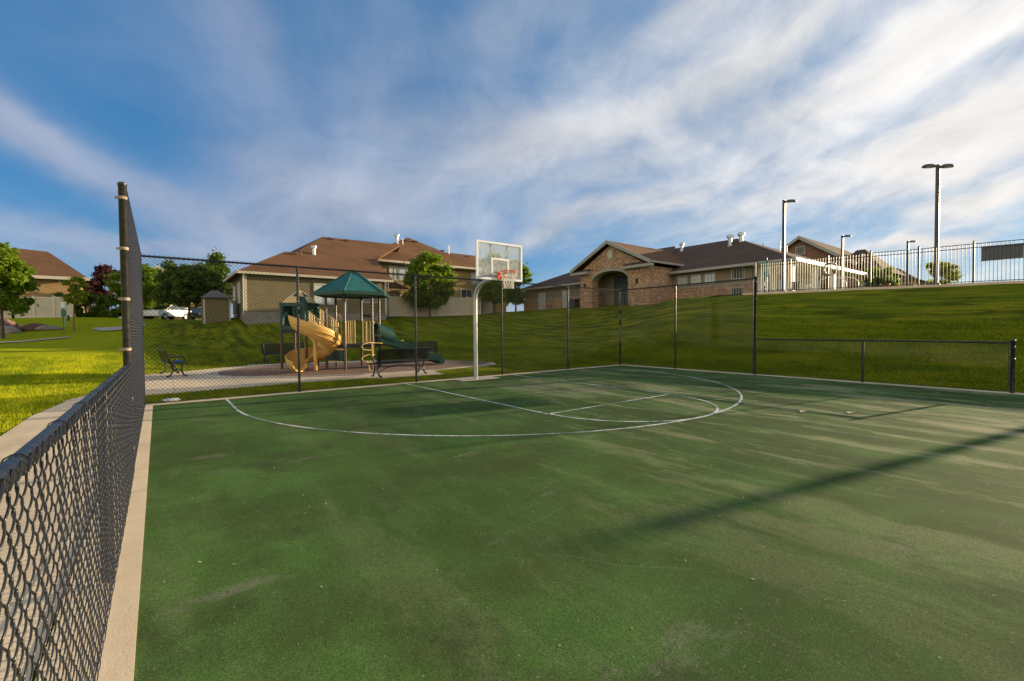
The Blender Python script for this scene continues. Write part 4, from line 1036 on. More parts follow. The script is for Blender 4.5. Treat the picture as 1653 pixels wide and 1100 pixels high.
b = MB(); b.prism([(gx3-1.2, 10.2, 7.9), (gx3-1.2, 12.4, 9.5), (gx3-1.2, 14.6, 7.9)], (1.19, 0, 0)); b.build('porch_gable', M['siding_red'], h3)
b = MB(); b.prism([(gx3-1.5, 9.8, 7.75), (gx3-1.5, 12.4, 9.65), (gx3+.2, 12.4, 9.65), (gx3+.2, 9.8, 7.75)], (0, 0, .13)); b.prism([(gx3-1.5, 12.4, 9.653), (gx3-1.5, 15.0, 7.75), (gx3+.2, 15.0, 7.75), (gx3+.2, 12.4, 9.653)], (0, 0, .13)); b.build('porch_roof', M['trim_gr'], h3)
louvre(h3, 'x', (gy3-.4, gy3+.4), 10.0, 10.7, gx3, M['trim_gr'], M['trim_gr'], -1)
window(h3, 'x', (6.8, 8.2), 5.0, 6.6, gx3, M['trim'], M['blind'], -1, .12)
b = MB(); b.box((53.5, 4.3, 3), (62, 6.25, 7.3)); b.build('stucco_wall', M['stucco'], h3)
b = MB(); q = [(52.9, 3.7, 7.3), (62.6, 3.7, 7.3), (62.6, 9.2, 7.3), (52.9, 9.2, 7.3)]; b.add(q+[(57.7, 6.6, 10.4), (57.7, 7.4, 10.4)], [(0, 1, 4), (1, 2, 5, 4), (2, 3, 5), (3, 0, 4, 5), (3, 2, 1, 0)]); b.build('roof', M['shingle_dk'], h3)
gutter(h3, (52.85, 3.7, 7.22), (52.85, 6.3, 7.22), M['trim'])
window(h3, 'x', (4.7, 5.8), 4.9, 6.2, 53.5, M['trim'], M['blind'], -1, .12)
roof_vent(h3, (55.2, 6.2, 8.8), 'pipe', 1.2)
h4 = empty('house', (90, 10, 3.6), 'distant dark roofed house seen through the iron fence', 'house')
b = MB(); b.box((90, 8.4, 2.5), (99, 15.5, 9.0)); b.build('stucco_wall', M['stucco_or'], h4)
b = MB(); q = [(89.3, 7.7, 9), (99.7, 7.7, 9), (99.7, 16.2, 9), (89.3, 16.2, 9)]; b.add(q+[(93, 11, 11.4), (96, 13, 11.4)], [(0, 1, 5, 4), (1, 2, 5), (2, 3, 4, 5), (3, 0, 4), (3, 2, 1, 0)]); b.build('roof', M['shingle_dk'], h4)
window(h4, 'x', (9.2, 10.6), 6, 7.6, 90, M['trim'], M['glass_dk'], -1, .15)

# ================================================================== left houses
hA = empty('house', (-17, 57, 2.9), 'tan house with brown roof behind the cream vinyl fence at far left', 'house')
b = MB(); b.box((-27.6, 54.2, 2), (-13.3, 66, 7.0)); b.build('stucco_wall', M['stucco_or'], hA)
b = MB(); q = [(-29, 53.4, 6.9), (-12.6, 53.4, 6.9), (-12.6, 67, 6.9), (-29, 67, 6.9)]; b.add(q+[(-22, 60, 10.5), (-16.4, 60, 10.2)], [(0, 1, 5, 4), (1, 2, 5), (2, 3, 4, 5), (3, 0, 4), (3, 2, 1, 0)]); b.build('roof', M['shingle'], hA)
gutter(hA, (-29, 53.35, 6.85), (-12.55, 53.35, 6.85), M['trim'], w_=.15, h=.3)
window(hA, 'y', (-19.6, -18.4), 4.9, 6.5, 54.2, M['trim'], M['glass_dk'], -1, .2)
b = MB(); b.box((-18.0, 54.05, 2.5), (-17.7, 54.2, 6.8)); b.build('corner_trim', M['trim'], hA)
roof_vent(hA, (-19.0, 58.6, 9.75), 'box', 1.4)
hC = empty('house', (-7, 66, 2.5), 'grey gabled house with orange brown roof behind the dark trees', 'house')
b = MB(); b.prism([(-10.3, 64, 2), (-3.7, 64, 2), (-3.7, 64, 7.0), (-7.0, 64, 9.6), (-10.3, 64, 7.0)], (0, 12, 0)); b.build('siding_wall', M['siding'], hC)
b = MB(); b.prism([(-10.8, 63.4, 6.75), (-7.0, 63.4, 9.75), (-7.0, 76.5, 9.75), (-10.8, 76.5, 6.75)], (0, 0, .16)); b.prism([(-7.0, 63.4, 9.753), (-3.2, 63.4, 6.75), (-3.2, 76.5, 6.75), (-7.0, 76.5, 9.753)], (0, 0, .16)); b.build('roof', M['shingle'], hC)
b = MB(); b.prism([(-10.85, 63.32, 6.55), (-7, 63.32, 9.55), (-7, 63.32, 9.9), (-10.85, 63.32, 6.9)], (0, .07, 0)); b.prism([(-7, 63.32, 9.55), (-3.15, 63.32, 6.55), (-3.15, 63.32, 6.9), (-7, 63.32, 9.9)], (0, .07, 0)); b.build('bargeboard', M['trim'], hC)
window(hC, 'y', (-7.6, -6.4), 6.2, 7.3, 64, M['trim'], M['glass_dk'], -1, .15)
b = MB(); b.box((-3.69, 68, 2), (1, 76, 7.4)); b.build('stucco_wall', M['stucco'], hC)
b = MB(); b.prism([(-4.6, 67.4, 7.2), (1.4, 67.4, 7.2), (1.4, 72, 10.1), (-7.0, 72, 10.1)], (0, 0, .16)); b.build('roof', M['shingle'], hC)
hD = empty('house', (-8, 82, 2.6), 'distant brown roofed house left of the grey gabled one', 'house')
b = MB(); b.box((-10.3, 80, 2), (-5, 88, 8.2)); b.build('stucco_wall', M['stucco'], hD)
b = MB(); q = [(-10.9, 79.2, 8.2), (-4.4, 79.2, 8.2), (-4.4, 88.8, 8.2), (-10.9, 88.8, 8.2)]; b.add(q+[(-9.2, 83, 10.6), (-6.5, 83, 10.6)], [(0, 1, 5, 4), (1, 2, 5), (2, 3, 4, 5), (3, 0, 4), (3, 2, 1, 0)]); b.build('roof', M['shingle'], hD)

# vinyl privacy fences
def vinyl_fence(p0, p1, H, npan, label, gate=None):
    dv = Vector((p1[0]-p0[0], p1[1]-p0[1], 0)); L = dv.length; dn = dv.normalized()
    root = empty('vinyl_fence', at(p0[0], p0[1]), label, 'fence')
    for i in range(npan+1):
        c = Vector((p0[0], p0[1], 0)) + dv*i/npan; h0 = hz(c.x, c.y)
        b = MB(); b.box((c.x-.07, c.y-.07, h0-.2), (c.x+.07, c.y+.07, h0+H+.06)); b.lathe((c.x, c.y, h0+H+.06), [(.11, 0), (.10, .03), (.01, .09)], 4); b.build('post', M['vinylp'], root)
        if i < npan:
            d_ = c + dv/npan; h1 = hz(d_.x, d_.y); a = c+dn*.07; e = d_-dn*.07; nrm = Vector((-dn.y, dn.x, 0))*.02
            b = MB(); b.add([a-nrm+Vector((0, 0, h0-.1)), e-nrm+Vector((0, 0, h1-.1)), e-nrm+Vector((0, 0, h1+H-.06)), a-nrm+Vector((0, 0, h0+H-.06)), a+nrm+Vector((0, 0, h0-.1)), e+nrm+Vector((0, 0, h1-.1)), e+nrm+Vector((0, 0, h1+H-.06)), a+nrm+Vector((0, 0, h0+H-.06))],
                            [(0, 1, 2, 3), (7, 6, 5, 4), (0, 4, 5, 1), (3, 2, 6, 7), (0, 3, 7, 4), (1, 5, 6, 2)]); b.build('gate' if gate == i else 'panel', M['vinyl'], root)
            b = MB(); b.bar(a+Vector((0, 0, h0+H-.03)), e+Vector((0, 0, h1+H-.03)), .09, .12); b.bar(a+Vector((0, 0, h0+.12)), e+Vector((0, 0, h1+.12)), .08, .12); b.build('rail', M['vinylp'], root)
            if gate == i:
                b = MB(); cc = a + dn*.2; b.cbox((cc.x, cc.y-.06, h0+1.1), (.08, .06, .18)); b.build('latch', M['dark'], root)
    return root
vinyl_fence((-31, 47.9), (-17.0, 47.5), 1.85, 6, 'cream vinyl privacy fence at far left behind the maple')
vinyl_fence((-17.0, 47.5), (-13.2, 47.3), 1.80, 3, 'cream vinyl gate section right of the far left fence', gate=1)
vinyl_fence((8.1, 30.6), (20.6, 31.0), 1.83, 7, 'cream vinyl fence behind the round tree and the big house')
vinyl_fence((20.6, 31.0), (27.0, 36.4), 1.83, 4, 'sunlit cream vinyl fence between the big house and the clubhouse')

# ================================================================== trees and shrubs
make_tree('maple_tree', at(-15.0, 33.0), 6.3, 1.9, 1.75, 'green maple with full crown at the left picture edge', leafm='leaf', n=22000, leaf=.14, shape='maple', seed=3, trunk_r=.09, nc=85)
make_tree('young_tree', at(-11.9, 35.0), 4.0, 1.9, 1.05, 'young yellow green tree with thin pinkish trunk near the green waste station', leafm='leaf_yel', n=2600, leaf=.13, shape='oval', seed=5, barkm='bark_lt', trunk_r=.055, nc=16)
make_tree('plum_tree', at(-11.6, 56.5), 5.9, 1.3, 1.9, 'dark purple leaved tree behind the tall fence post', leafm='leaf_pur', n=6000, leaf=.2, shape='oval', seed=8)
for i, (x_, y_, hh, rr, lb) in enumerate([(-14.2, 51.5, 2.4, 1.6, 'dark green rounded shrub right of the vinyl gate'), (-12.4, 50.5, 2.6, 1.6, 'dark green shrub below the purple tree'), (-10.7, 49.5, 2.2, 1.5, 'dark green shrub beside the curved path'), (-9.0, 51.0, 3.0, 1.7, 'dark shrub seen through the tall left fence')]):
    make_tree('shrub', at(x_, y_, -.1), hh, .1, rr, lb, 'shrub', 'leaf_dk', 5500, .16, 'dome', 20+i, group='shrubs beyond the curved path', trunk_r=.05, nc=30)
make_tree('leafy_tree', at(-8.3, 50.0), 5.3, 1.5, 3.0, 'bushy green tree above the silver car', leafm='leaf', n=19000, leaf=.17, shape='oval', seed=12, nc=90)
make_tree('leafy_tree', at(-4.7, 44.5), 5.4, 1.6, 3.1, 'broad green tree with dark trunk left of the shed', leafm='leaf_dk', n=20000, leaf=.17, shape='dome', seed=13, trunk_r=.12, nc=95)
make_tree('leafy_tree', at(-1.3, 56.0), 8.3, 1.6, 3.4, 'tallest dark tree between the grey gabled house and the big house', leafm='leaf_dk', n=20000, leaf=.2, shape='cone', seed=14, nc=90)
make_tree('leafy_tree', at(-7.6, 60.5), 4.6, .6, 2.4, 'lower bright green tree behind the silver car', leafm='leaf', n=8000, leaf=.18, shape='dome', seed=15)
make_tree('pear_tree', at(13.3, 29.0), 6.0, 1.2, 2.75, 'round bright green tree in front of the tan two storey wall', leafm='leaf', n=30000, leaf=.14, shape='oval', seed=21, trunk_r=.10, nc=110)
make_tree('pear_tree', at(21.6, 30.0), 6.6, 1.3, 2.1, 'green tree seen behind the glass backboard', leafm='leaf', n=20000, leaf=.14, shape='oval', seed=22, trunk_r=.10, nc=80)
make_tree('pear_tree', at(27.4, 33.6), 6.3, 1.1, 2.1, 'green tree right of the backboard beside the clubhouse wing', leafm='leaf', n=18000, leaf=.15, shape='oval', seed=23, trunk_r=.10, nc=80)
make_tree('leafy_tree', at(50, 3.3), 3.6, .5, 1.7, 'green tree behind the iron fence left of the yellow bush', leafm='leaf', n=6000, leaf=.22, shape='dome', seed=31)
make_tree('yellow_bush', at(27.0, -4.7), 1.55, .1, .85, 'bright yellow green bush behind the tall double lamp', 'shrub', 'leaf_yel', 4200, .09, 'dome', 33, trunk_r=.04)
make_tree('red_shrub', at(42, 1.0), 1.2, .1, 1.3, 'low red shrub behind the iron fence', 'shrub', 'red', 2500, .12, 'dome', 34, trunk_r=.03)
make_tree('leafy_tree', at(33, 46), 7.5, 1.5, 3.0, 'tree peeping above the roofs left of the clubhouse', leafm='leaf_dk', n=6000, leaf=.25, shape='dome', seed=35)

# rocks in front of left fence
rk = [(-17.3, 38.4, .75, .8, .7), (-16.2, 37.6, .95, .6, .55), (-17.2, 36.8, .8, .6, .5), (-15.4, 36.6, .7, .5, .42), (-14.4, 37.4, .95, .6, .38), (-13.4, 36.8, .9, .55, .26), (-18.3, 37.0, .7, .6, .5), (-16.0, 38.9, .7, .6, .6)]
lbl = ['grey boulder at the back of the rock pile', 'broad red boulder in the middle of the rock pile', 'pale boulder at the left front of the rock pile', 'small pale boulder left of the maple trunk foot', 'red flat boulder right of the maple trunk', 'low flat grey boulder at the right end of the rock pile', 'leftmost boulder cut by the picture edge', 'upper reddish boulder of the rock pile']
for i, (x_, y_, a_, b_, c_) in enumerate(rk):
    b = MB(); rock_mesh(b, (x_, y_, hz(x_, y_)+c_*.35), (a_, b_, c_), i+3)
    o = b.build('boulder', M['rock2'] if i in (1, 4, 7) else M['rock'], smooth=True); tag(o, lbl[i], 'boulder', 'boulders below the vinyl fence')

# ================================================================== lamps
def head(b, x_, y_, z_, dx, dy, L=.62):
    """flat oval luminaire reaching out along dx,dy"""
    n = 14; vs = []
    sx, sy = -dy, dx
    for (k, zt_) in ((1.0, .0), (1.0, .06), (.7, .12)):
        for j in range(n):
            a = 2*PI*j/n; u_ = (L/2)*(1+math.cos(a)*k); v_ = .17*math.sin(a)*k
            vs.append((x_+dx*(u_+.12)+sx*v_, y_+dy*(u_+.12)+sy*v_, z_+zt_))
    fs = [(i*n+j, i*n+(j+1) % n, (i+1)*n+(j+1) % n, (i+1)*n+j) for i in range(2) for j in range(n)] + [tuple(range(n))[::-1], tuple(range(2*n, 3*n))]
    b.add(vs, fs)
def lamp_post(loc, H, label, dirs, pw=.075, group='lamp posts on the pool deck'):
    o = empty('lamp_post', loc, label, 'lamp post', group)
    x_, y_, z_ = loc
    b = MB(); b.box((x_-pw, y_-pw, z_-.2), (x_+pw, y_+pw, z_+H)); b.build('pole', M['bronze'], o, bevel=.01)
    b = MB(); b.box((x_-pw*1.9, y_-pw*1.9, z_-.1), (x_+pw*1.9, y_+pw*1.9, z_+.12)); b.build('base', M['bronze'], o, bevel=.02)
    for (dx, dy) in dirs:
        b = MB(); head(b, x_, y_, z_+H-.12, dx, dy); b.bar((x_, y_, z_+H-.10), (x_+dx*.2, y_+dy*.2, z_+H-.08), .06, .06)
        hd = b.build('lamp_head', M['bronze'], o, smooth=True)
        b = MB(); b.lathe((x_+dx*.46, y_+dy*.46, z_+H-.135), [(.12, .012), (.11, 0)], 12); b.build('lens', M['headlamp'], hd)
rr_ = (.789, -.614)
lamp_post((23.0, 1.76, hz(23, 1.76)), 5.6, 'single headed lamp post nearest the clubhouse corner', [rr_])
lamp_post((37.6, 3.0, hz(37.6, 3.0)), 5.35, 'single headed lamp post in front of the red brown gabled house', [rr_])
lamp_post((45.0, .3, hz(45, .3)), 5.35, 'farthest single headed lamp post', [rr_])
lamp_post((22.0, -5.3, hz(22, -5.3)), 5.70, 'tall lamp post with two heads behind the iron fence', [rr_, (-rr_[0], -rr_[1])])
o = empty('shadow_pillar', at(27.4, -14.65), 'unseen pillar added to cast the long shadow over the court', 'pillar')  # out-of-frame pillar added only to throw the long court shadow
x_, y_, z_ = at(27.4, -14.65)
b = MB(); b.box((x_-.09, y_-.09, z_-.2), (x_+.09, y_+.09, z_+2.72)); b.build('shaft', M['brick'], o)
b = MB(); b.box((x_-.12, y_-.12, z_+2.72), (x_+.12, y_+.12, z_+2.80)); b.build('cap', M['conc2'], o)

# ================================================================== iron fence
IX = 20.7
def iron_fence(p0, p1, label, first, n):
    root = empty('iron_fence', at(p0[0], p0[1]), label, 'fence')
    dv = Vector((p1[0]-p0[0], p1[1]-p0[1], 0)); L = dv.length; dn = dv.normalized()
    H = 1.80; s = 0.0; k = 0
    while s <= L+.01:
        c = Vector((p0[0], p0[1], 0))+dn*s; h0 = hz(c.x, c.y)
        b = MB(); b.box((c.x-.032, c.y-.032, h0-.15), (c.x+.032, c.y+.032, h0+H+.05)); b.lathe((c.x, c.y, h0+H+.05), [(.045, 0), (.045, .02), (.01, .05)], 4); b.build('post', M['iron'], root)
        if s+1.8 <= L+.01:
            e = c+dn*1.8; h1 = hz(e.x, e.y)
            b = MB()
            for q in (H-.04, H-.20, .14): b.bar((c.x, c.y, h0+q), (e.x, e.y, h1+q), .028, .032)
            for i in range(1, 15):
                p = c+dn*(i*1.8/15); hq = h0+(h1-h0)*i/15; b.box((p.x-.009, p.y-.009, hq+.05), (p.x+.009, p.y+.009, hq+H-.045))
            b.build('panel', M['iron'], root)
        s += 1.8
    return root
iron_fence((IX, -10.3), (IX, 2.3), 'black iron picket fence along the top of the right bank', 0, 0)
b = MB(); ys = np.arange(-23, 3.1, 1.0); vs = []
for q in ys:
    h0 = hz(20.52, q)
    for (x_, z_) in ((20.42, -.15), (20.42, .09), (20.98, .09)): vs.append((x_, q, h0+z_))
b.add(vs, [(3*i+a, 3*i+3+a, 3*i+4+a, 3*i+1+a) for i in range(len(ys)-1) for a in (0, 1)])
tag(b.build('pool_kerb', M['conc']), 'pale concrete kerb under the iron fence', kind='structure')
iron_fence((IX+.1, 2.42), (29.9, 6.5), 'short return of the iron fence from its corner to the clubhouse', 0, 0)

# sign board on the fence seen from behind
o = empty('sign_board', (20.78, -7.45, hz(20.78, -7.45)), 'blank dark grey sign board fixed behind the iron fence at the right edge', 'sign')
b = MB(); b.box((20.76, -8.15, hz(20.78, -7.8)+1.02), (20.79, -6.92, hz(20.78, -7.2)+1.58)); b.build('panel', M['signback'], o)
b = MB(); zq = hz(20.78, -7.5); b.box((20.792, -8.17, zq+.99), (20.81, -6.90, zq+1.02)); b.box((20.792, -8.17, zq+1.57), (20.81, -6.90, zq+1.60)); b.build('frame', M['galv'], o)

# pool furniture
o = empty('life_ring', (20.85, -1.35, hz(20.85, -1.3)+.95), 'white life ring hanging behind the iron fence', 'life ring')
b = MB(); zc = hz(20.85, -1.3)+1.15
b.tube([(20.86, -1.35+.30*math.cos(a), zc+.30*math.sin(a)) for a in np.linspace(0, 2*PI, 25)[:-1]], .055, 10, closed=True); b.build('ring', M['white'], o, smooth=True)
b = MB()
for a in (PI/4, 3*PI/4, 5*PI/4, 7*PI/4): b.cbox((20.86, -1.35+.30*math.cos(a), zc+.30*math.sin(a)), (.13, .08, .13))
b.build('strap', M['redlamp'], o)
o = empty('patio_umbrella', at(24.4, 3.3), 'closed teal umbrella on the pool patio', 'umbrella')
x_, y_, z_ = at(24.4, 3.3)
b = MB(); b.lathe((x_, y_, z_), [(.025, 0), (.025, 2.35), (.01, 2.4)], 10); b.build('pole', M['white'], o, smooth=True)
b = MB(); b.lathe((x_, y_, z_+1.15), [(.06, 0), (.17, .05), (.15, .4), (.10, .8), (.03, 1.12)], 12); b.build('canopy', M['teal'], o, smooth=True)
b = MB(); b.lathe((x_, y_, z_), [(.25, 0), (.25, .06), (.05, .12)], 16); b.build('base', M['dark'], o, smooth=True)
def patio_chair(loc, rz):
    pass
pc = empty('patio_chair', (0, 0, 0), 'dark patio chair under the clubhouse roof nearest the corner', 'chair', 'patio chairs under the clubhouse overhang')
b = MB(); b.box((-.24, -.24, .42), (.24, .24, .46)); b.build('seat', M['dark'], pc)
b = MB(); b.cbox((0, .26, .72), (.48, .04, .55), Matrix.Rotation(R(-10), 3, 'X')); b.build('backrest', M['dark'], pc)
for sx in (-.22, .22):
    for sy in (-.22, .22):
        b = MB(); b.tube([(sx, sy, 0), (sx, sy, .43)], .016, 6); b.build('leg', M['dark'], pc)
for (x_, y_, rz, lb) in [(26.9, 4.2, .3, None), (28.6, 3.2, 2.0, 'dark patio chair second from the clubhouse corner'), (31.5, 2.6, 4.0, 'dark patio chair farthest from the clubhouse corner')]:
    o = pc if lb is None else copy_tree(pc)
    o.location = at(x_, y_, .05); o.rotation_euler = (0, 0, rz)
    if lb: o['label'] = lb
o = empty('pool_handrail', at(25.5, -.5), 'white curved pool handrail behind the iron fence', 'handrail')
for dy in (0, .6):
    x_, y_, z_ = at(25.5, -.5+dy); b = MB(); b.tube([(x_-.2, y_-.9, z_), (x_-.2, y_-.9, z_+.55), (x_-.2, y_-.7, z_+.8), (x_-.2, y_+.1, z_+.95), (x_-.2, y_+.45, z_+.8), (x_-.2, y_+.5, z_)], .024, 8); b.build('rail', M['white'], o, smooth=True)

# ================================================================== basketball hoop
HX = .20; BX = .33; BY = .10; BZ0, BZ1 = 2.83, 3.86; BW = 1.56
hp = empty('basketball_hoop', (HX, 1.17, 0), 'basketball hoop with clear backboard on a bent grey pole', 'basketball hoop')
b = MB()
pth = [(HX, 1.17, 0), (HX, 1.17, 2.30), (HX+.0, 1.15, 2.50), (HX+.02, 1.06, 2.68), (HX+.05, .90, 2.80), (HX+.08, .70, 2.86), (HX+.11, .45, 2.90), (HX+.13, .20, 2.93)]
b.tube(pth, .063, 18); b.build('pole', M['pole'], hp, smooth=True)
b = MB(); b.box((HX-.55, 1.02, .012), (HX+.75, 1.50, .030)); pd_ = b.build('base_pad', M['conc2'], hp)
b = MB(); b.box((BX-BW/2+.04, BY, BZ0+.04), (BX+BW/2-.04, BY+.012, BZ1-.04)); b.build('glass', M['acryl'], hp)
b = MB(); x0_, x1_ = BX-BW/2, BX+BW/2; fw = .055
b.box((x0_, BY-.012, BZ0), (x1_, BY+.04, BZ0+fw)); b.box((x0_, BY-.012, BZ1-fw), (x1_, BY+.04, BZ1)); b.box((x0_, BY-.012, BZ0+fw), (x0_+fw, BY+.04, BZ1-fw)); b.box((x1_-fw, BY-.012, BZ0+fw), (x1_, BY+.04, BZ1-fw)); b.build('backboard_frame', M['wframe'], hp)
b = MB(); sx0, sx1, sz0, sz1 = BX-.30, BX+.30, BZ0+.13, BZ0+.60
b.box((sx0, BY-.006, sz0), (sx1, BY-.001, sz0+.05)); b.box((sx0, BY-.006, sz1-.05), (sx1, BY-.001, sz1)); b.box((sx0, BY-.006, sz0+.05), (sx0+.05, BY-.001, sz1-.05)); b.box((sx1-.05, BY-.006, sz0+.05), (sx1, BY-.001, sz1-.05)); b.build('target_square', M['wframe'], hp)
b = MB()
for dx in (-.28, .28): b.box((BX+dx-.025, BY+.045, BZ0+.03), (BX+dx+.025, BY+.09, BZ1-.03))
for dx in (-.28, .28): b.bar((BX+dx, BY+.09, BZ1-.35), (HX+.06, .85, 2.86), .035, .035)
b.box((BX-.3, BY+.045, BZ0+.06), (BX+.3, BY+.12, BZ0+.16)); b.build('support_strut', M['steel'], hp)
RZ = 3.03
b = MB(); b.box((BX-.12, BY-.05, RZ-.17), (BX+.12, BY-.013, RZ+.02)); b.box((BX-.07, BY-.16, RZ-.03), (BX+.07, BY-.05, RZ-.005)); b.add([(BX-.05, BY-.05, RZ-.16), (BX-.04, BY-.05, RZ-.16), (BX-.04, BY-.18, RZ-.02), (BX-.05, BY-.18, RZ-.02), (BX+.05, BY-.05, RZ-.16), (BX+.04, BY-.05, RZ-.16), (BX+.04, BY-.18, RZ-.02), (BX+.05, BY-.18, RZ-.02)], [(0, 1, 2, 3), (4, 5, 6, 7), (0, 3, 7, 4)])
b.build('rim_bracket', M['orange'], hp)
RC = (BX, BY-.15-.229); RR = .229
b = MB(); b.tube([(RC[0]+RR*math.cos(a), RC[1]+RR*math.sin(a), RZ) for a in np.linspace(0, 2*PI, 33)[:-1]], .0115, 8, closed=True); b.tube([(RC[0]+RR*1.02*math.cos(a), RC[1]+RR*1.02*math.sin(a), RZ-.028) for a in np.linspace(0, 2*PI, 33)[:-1]], .006, 6, closed=True)
b.build('rim', M['orange'], hp, smooth=True)
b = MB(); NS = 12; lv = [(0, RR, -.01), (1, .205, -.10), (2, .175, -.18), (3, .150, -.26), (4, .135, -.33), (5, .128, -.40), (6, .14, -.455)]
for j in range(NS):
    for sgn in (-1, 1):
        pts = []
        for (k_, rad, dz) in lv:
            a = 2*PI*(j+sgn*k_*.5)/NS; pts.append((RC[0]+rad*math.cos(a), RC[1]+rad*math.sin(a), RZ+dz))
        b.tube(pts, .0075, 5)
b.build('net', M['net'], hp, smooth=True)

# ================================================================== playground structure
ps = empty('playground_structure', (-1.6, 7.3, .05), 'playground with spiral slide, barred stairs and green hexagonal roof', 'playground')
PC = Vector((-1.35, 7.1)); VD = math.atan2(17.1, 5.78)     # direction away from the viewer side
rv = Vector((math.sin(VD), -math.cos(VD))); fv = Vector((math.cos(VD), math.sin(VD)))
def pp(lat, dep, z_, c=PC): q = c + rv*lat + fv*dep; return Vector((q.x, q.y, z_))
DK = .97; HR = .96
hexv = [pp(HR*math.cos(R(12+60*i)), HR*math.sin(R(12+60*i)), 0) for i in range(6)]
for i, h in enumerate(hexv):
    b = MB(); b.lathe((h.x, h.y, 0.0), [(.045, 0), (.045, 2.80), (.03, 2.84)], 12)
    b.build('post', M['brown'], ps, smooth=True)
b = MB(); b.prism([(h.x, h.y, DK) for h in [pp(.93*math.cos(R(12+60*i)), .93*math.sin(R(12+60*i)), 0) for i in range(6)]], (0, 0, -.11)); b.build('deck', M['deck'], ps)
# roof
ev = [pp(1.36*math.cos(R(42-30+60*i)), 1.36*math.sin(R(42-30+60*i)), 2.79) for i in range(6)]
ev = [pp(1.40*math.cos(R(18+60*i)), 1.40*math.sin(R(18+60*i)), 2.80) for i in range(6)]
tv = [pp(.17*math.cos(R(18+60*i)), .17*math.sin(R(18+60*i)), 3.62) for i in range(6)]
b = MB(); NR = 9
for i in range(6):
    a0_, a1_ = ev[i], ev[(i+1) % 6]; t0_, t1_ = tv[i], tv[(i+1) % 6]
    for q in range(NR):
        f0, f1 = q/NR, (q+1)/NR
        l0, l1 = a0_.lerp(t0_, f0), a0_.lerp(t0_, f1); r0, r1 = a1_.lerp(t1_, f0), a1_.lerp(t1_, f1)
        up = Vector((0, 0, .022))
        b.add([l0+up, r0+up, r1, l1], [(0, 1, 2, 3)]); b.add([l0, r0, r0+up, l0+up], [(0, 1, 2, 3)])
b.add([tuple(v) for v in tv], [tuple(range(6))]); b.add([tuple(v-Vector((0, 0, .005))) for v in ev], [tuple(range(6))[::-1]])
rf = b.build('roof', M['groof'], ps)
b = MB()
for i in range(6):
    b.bar(ev[i]+Vector((0, 0, .0)), ev[(i+1) % 6]+Vector((0, 0, .0)), .05, .12)
b.build('roof_rim', M['green'], rf)
b = MB()
for i in range(6): b.tube([ev[i]+Vector((0, 0, .03)), tv[i]+Vector((0, 0, .02))], .028, 6)
b.build('roof_rib', M['groof'], rf)
c_top = pp(0, 0, 3.60); b = MB(); b.lathe(tuple(c_top), [(.20, 0), (.19, .05), (.05, .14)], 6); b.build('roof_cap', M['green'], rf)
# barred guard panels between deck posts
def bar_panel(pa, pb, z0_, z1_, n, name='guard_panel', m='ybar', rad=.016, slope=0.0):
    b = MB(); pa = Vector((pa[0], pa[1], 0)); pb = Vector((pb[0], pb[1], 0))
    q = lambda k_, z_: pa.lerp(pb, k_)+Vector((0, 0, z_+slope*k_))
    b.tube([q(0, z0_), q(0, z1_), q(1, z1_), q(1, z0_)], rad*1.15, 7, closed=True)
    for i in range(1, n): b.tube([q(i/n, z0_), q(i/n, z1_)], rad*.8, 6)
    return b.build(name, M[m], ps, smooth=True)
F_ = hexv   # 0:right-back 1:back 2:back-left 3:left-front 4:front 5:right-front
def lerp2(a, c, k_): return (a.x+(c.x-a.x)*k_, a.y+(c.y-a.y)*k_)
bar_panel(lerp2(F_[4], F_[5], .06), lerp2(F_[4], F_[5], .36), DK+.05, DK+.85, 4)
bar_panel(lerp2(F_[4], F_[5], .66), lerp2(F_[4], F_[5], .92), DK+.05, DK+.85, 3)
bar_panel(lerp2(F_[0], F_[1], .06), lerp2(F_[0], F_[1], .94), DK+.05, DK+.85, 4)
# tic-tac panel under the deck
b = MB(); a = Vector(lerp2(F_[3], F_[4], .12)+(0,)); c = Vector(lerp2(F_[3], F_[4], .94)+(0,)); b.bar(a+Vector((0, 0, .58)), c+Vector((0, 0, .58)), .05, .40); pn = b.build('play_panel', M['green'], ps)
md = (a+c)/2; dirp = (c-a).normalized(); nrm = Vector((dirp.y, -dirp.x, 0)); nrm = nrm if nrm.dot(-Vector((fv.x, fv.y, 0))) > 0 else -nrm
b = MB(); b.tube([md+nrm*.04+dirp*.13*math.cos(q)+Vector((0, 0, .58+.13*math.sin(q))) for q in np.linspace(0, 2*PI, 19)[:-1]], .022, 6, closed=True); b.build('wheel_ring', M['deck'], pn)
b = MB(); b.tube([md+nrm*.04+dirp*.12+Vector((0, 0, .58)), md+nrm*.04-dirp*.12+Vector((0, 0, .58))], .018, 6); b.tube([md+nrm*.04+Vector((0, 0, .47)), md+nrm*.04+Vector((0, 0, .69))], .018, 6); b.build('wheel_spoke', M['deck'], pn)
b = MB(); b.bar(a+Vector((0, 0, .80)), c+Vector((0, 0, .80)), .06, .04); b.bar(a+Vector((0, 0, .36)), c+Vector((0, 0, .36)), .06, .04); b.build('panel_edge', M['ytan'], pn)
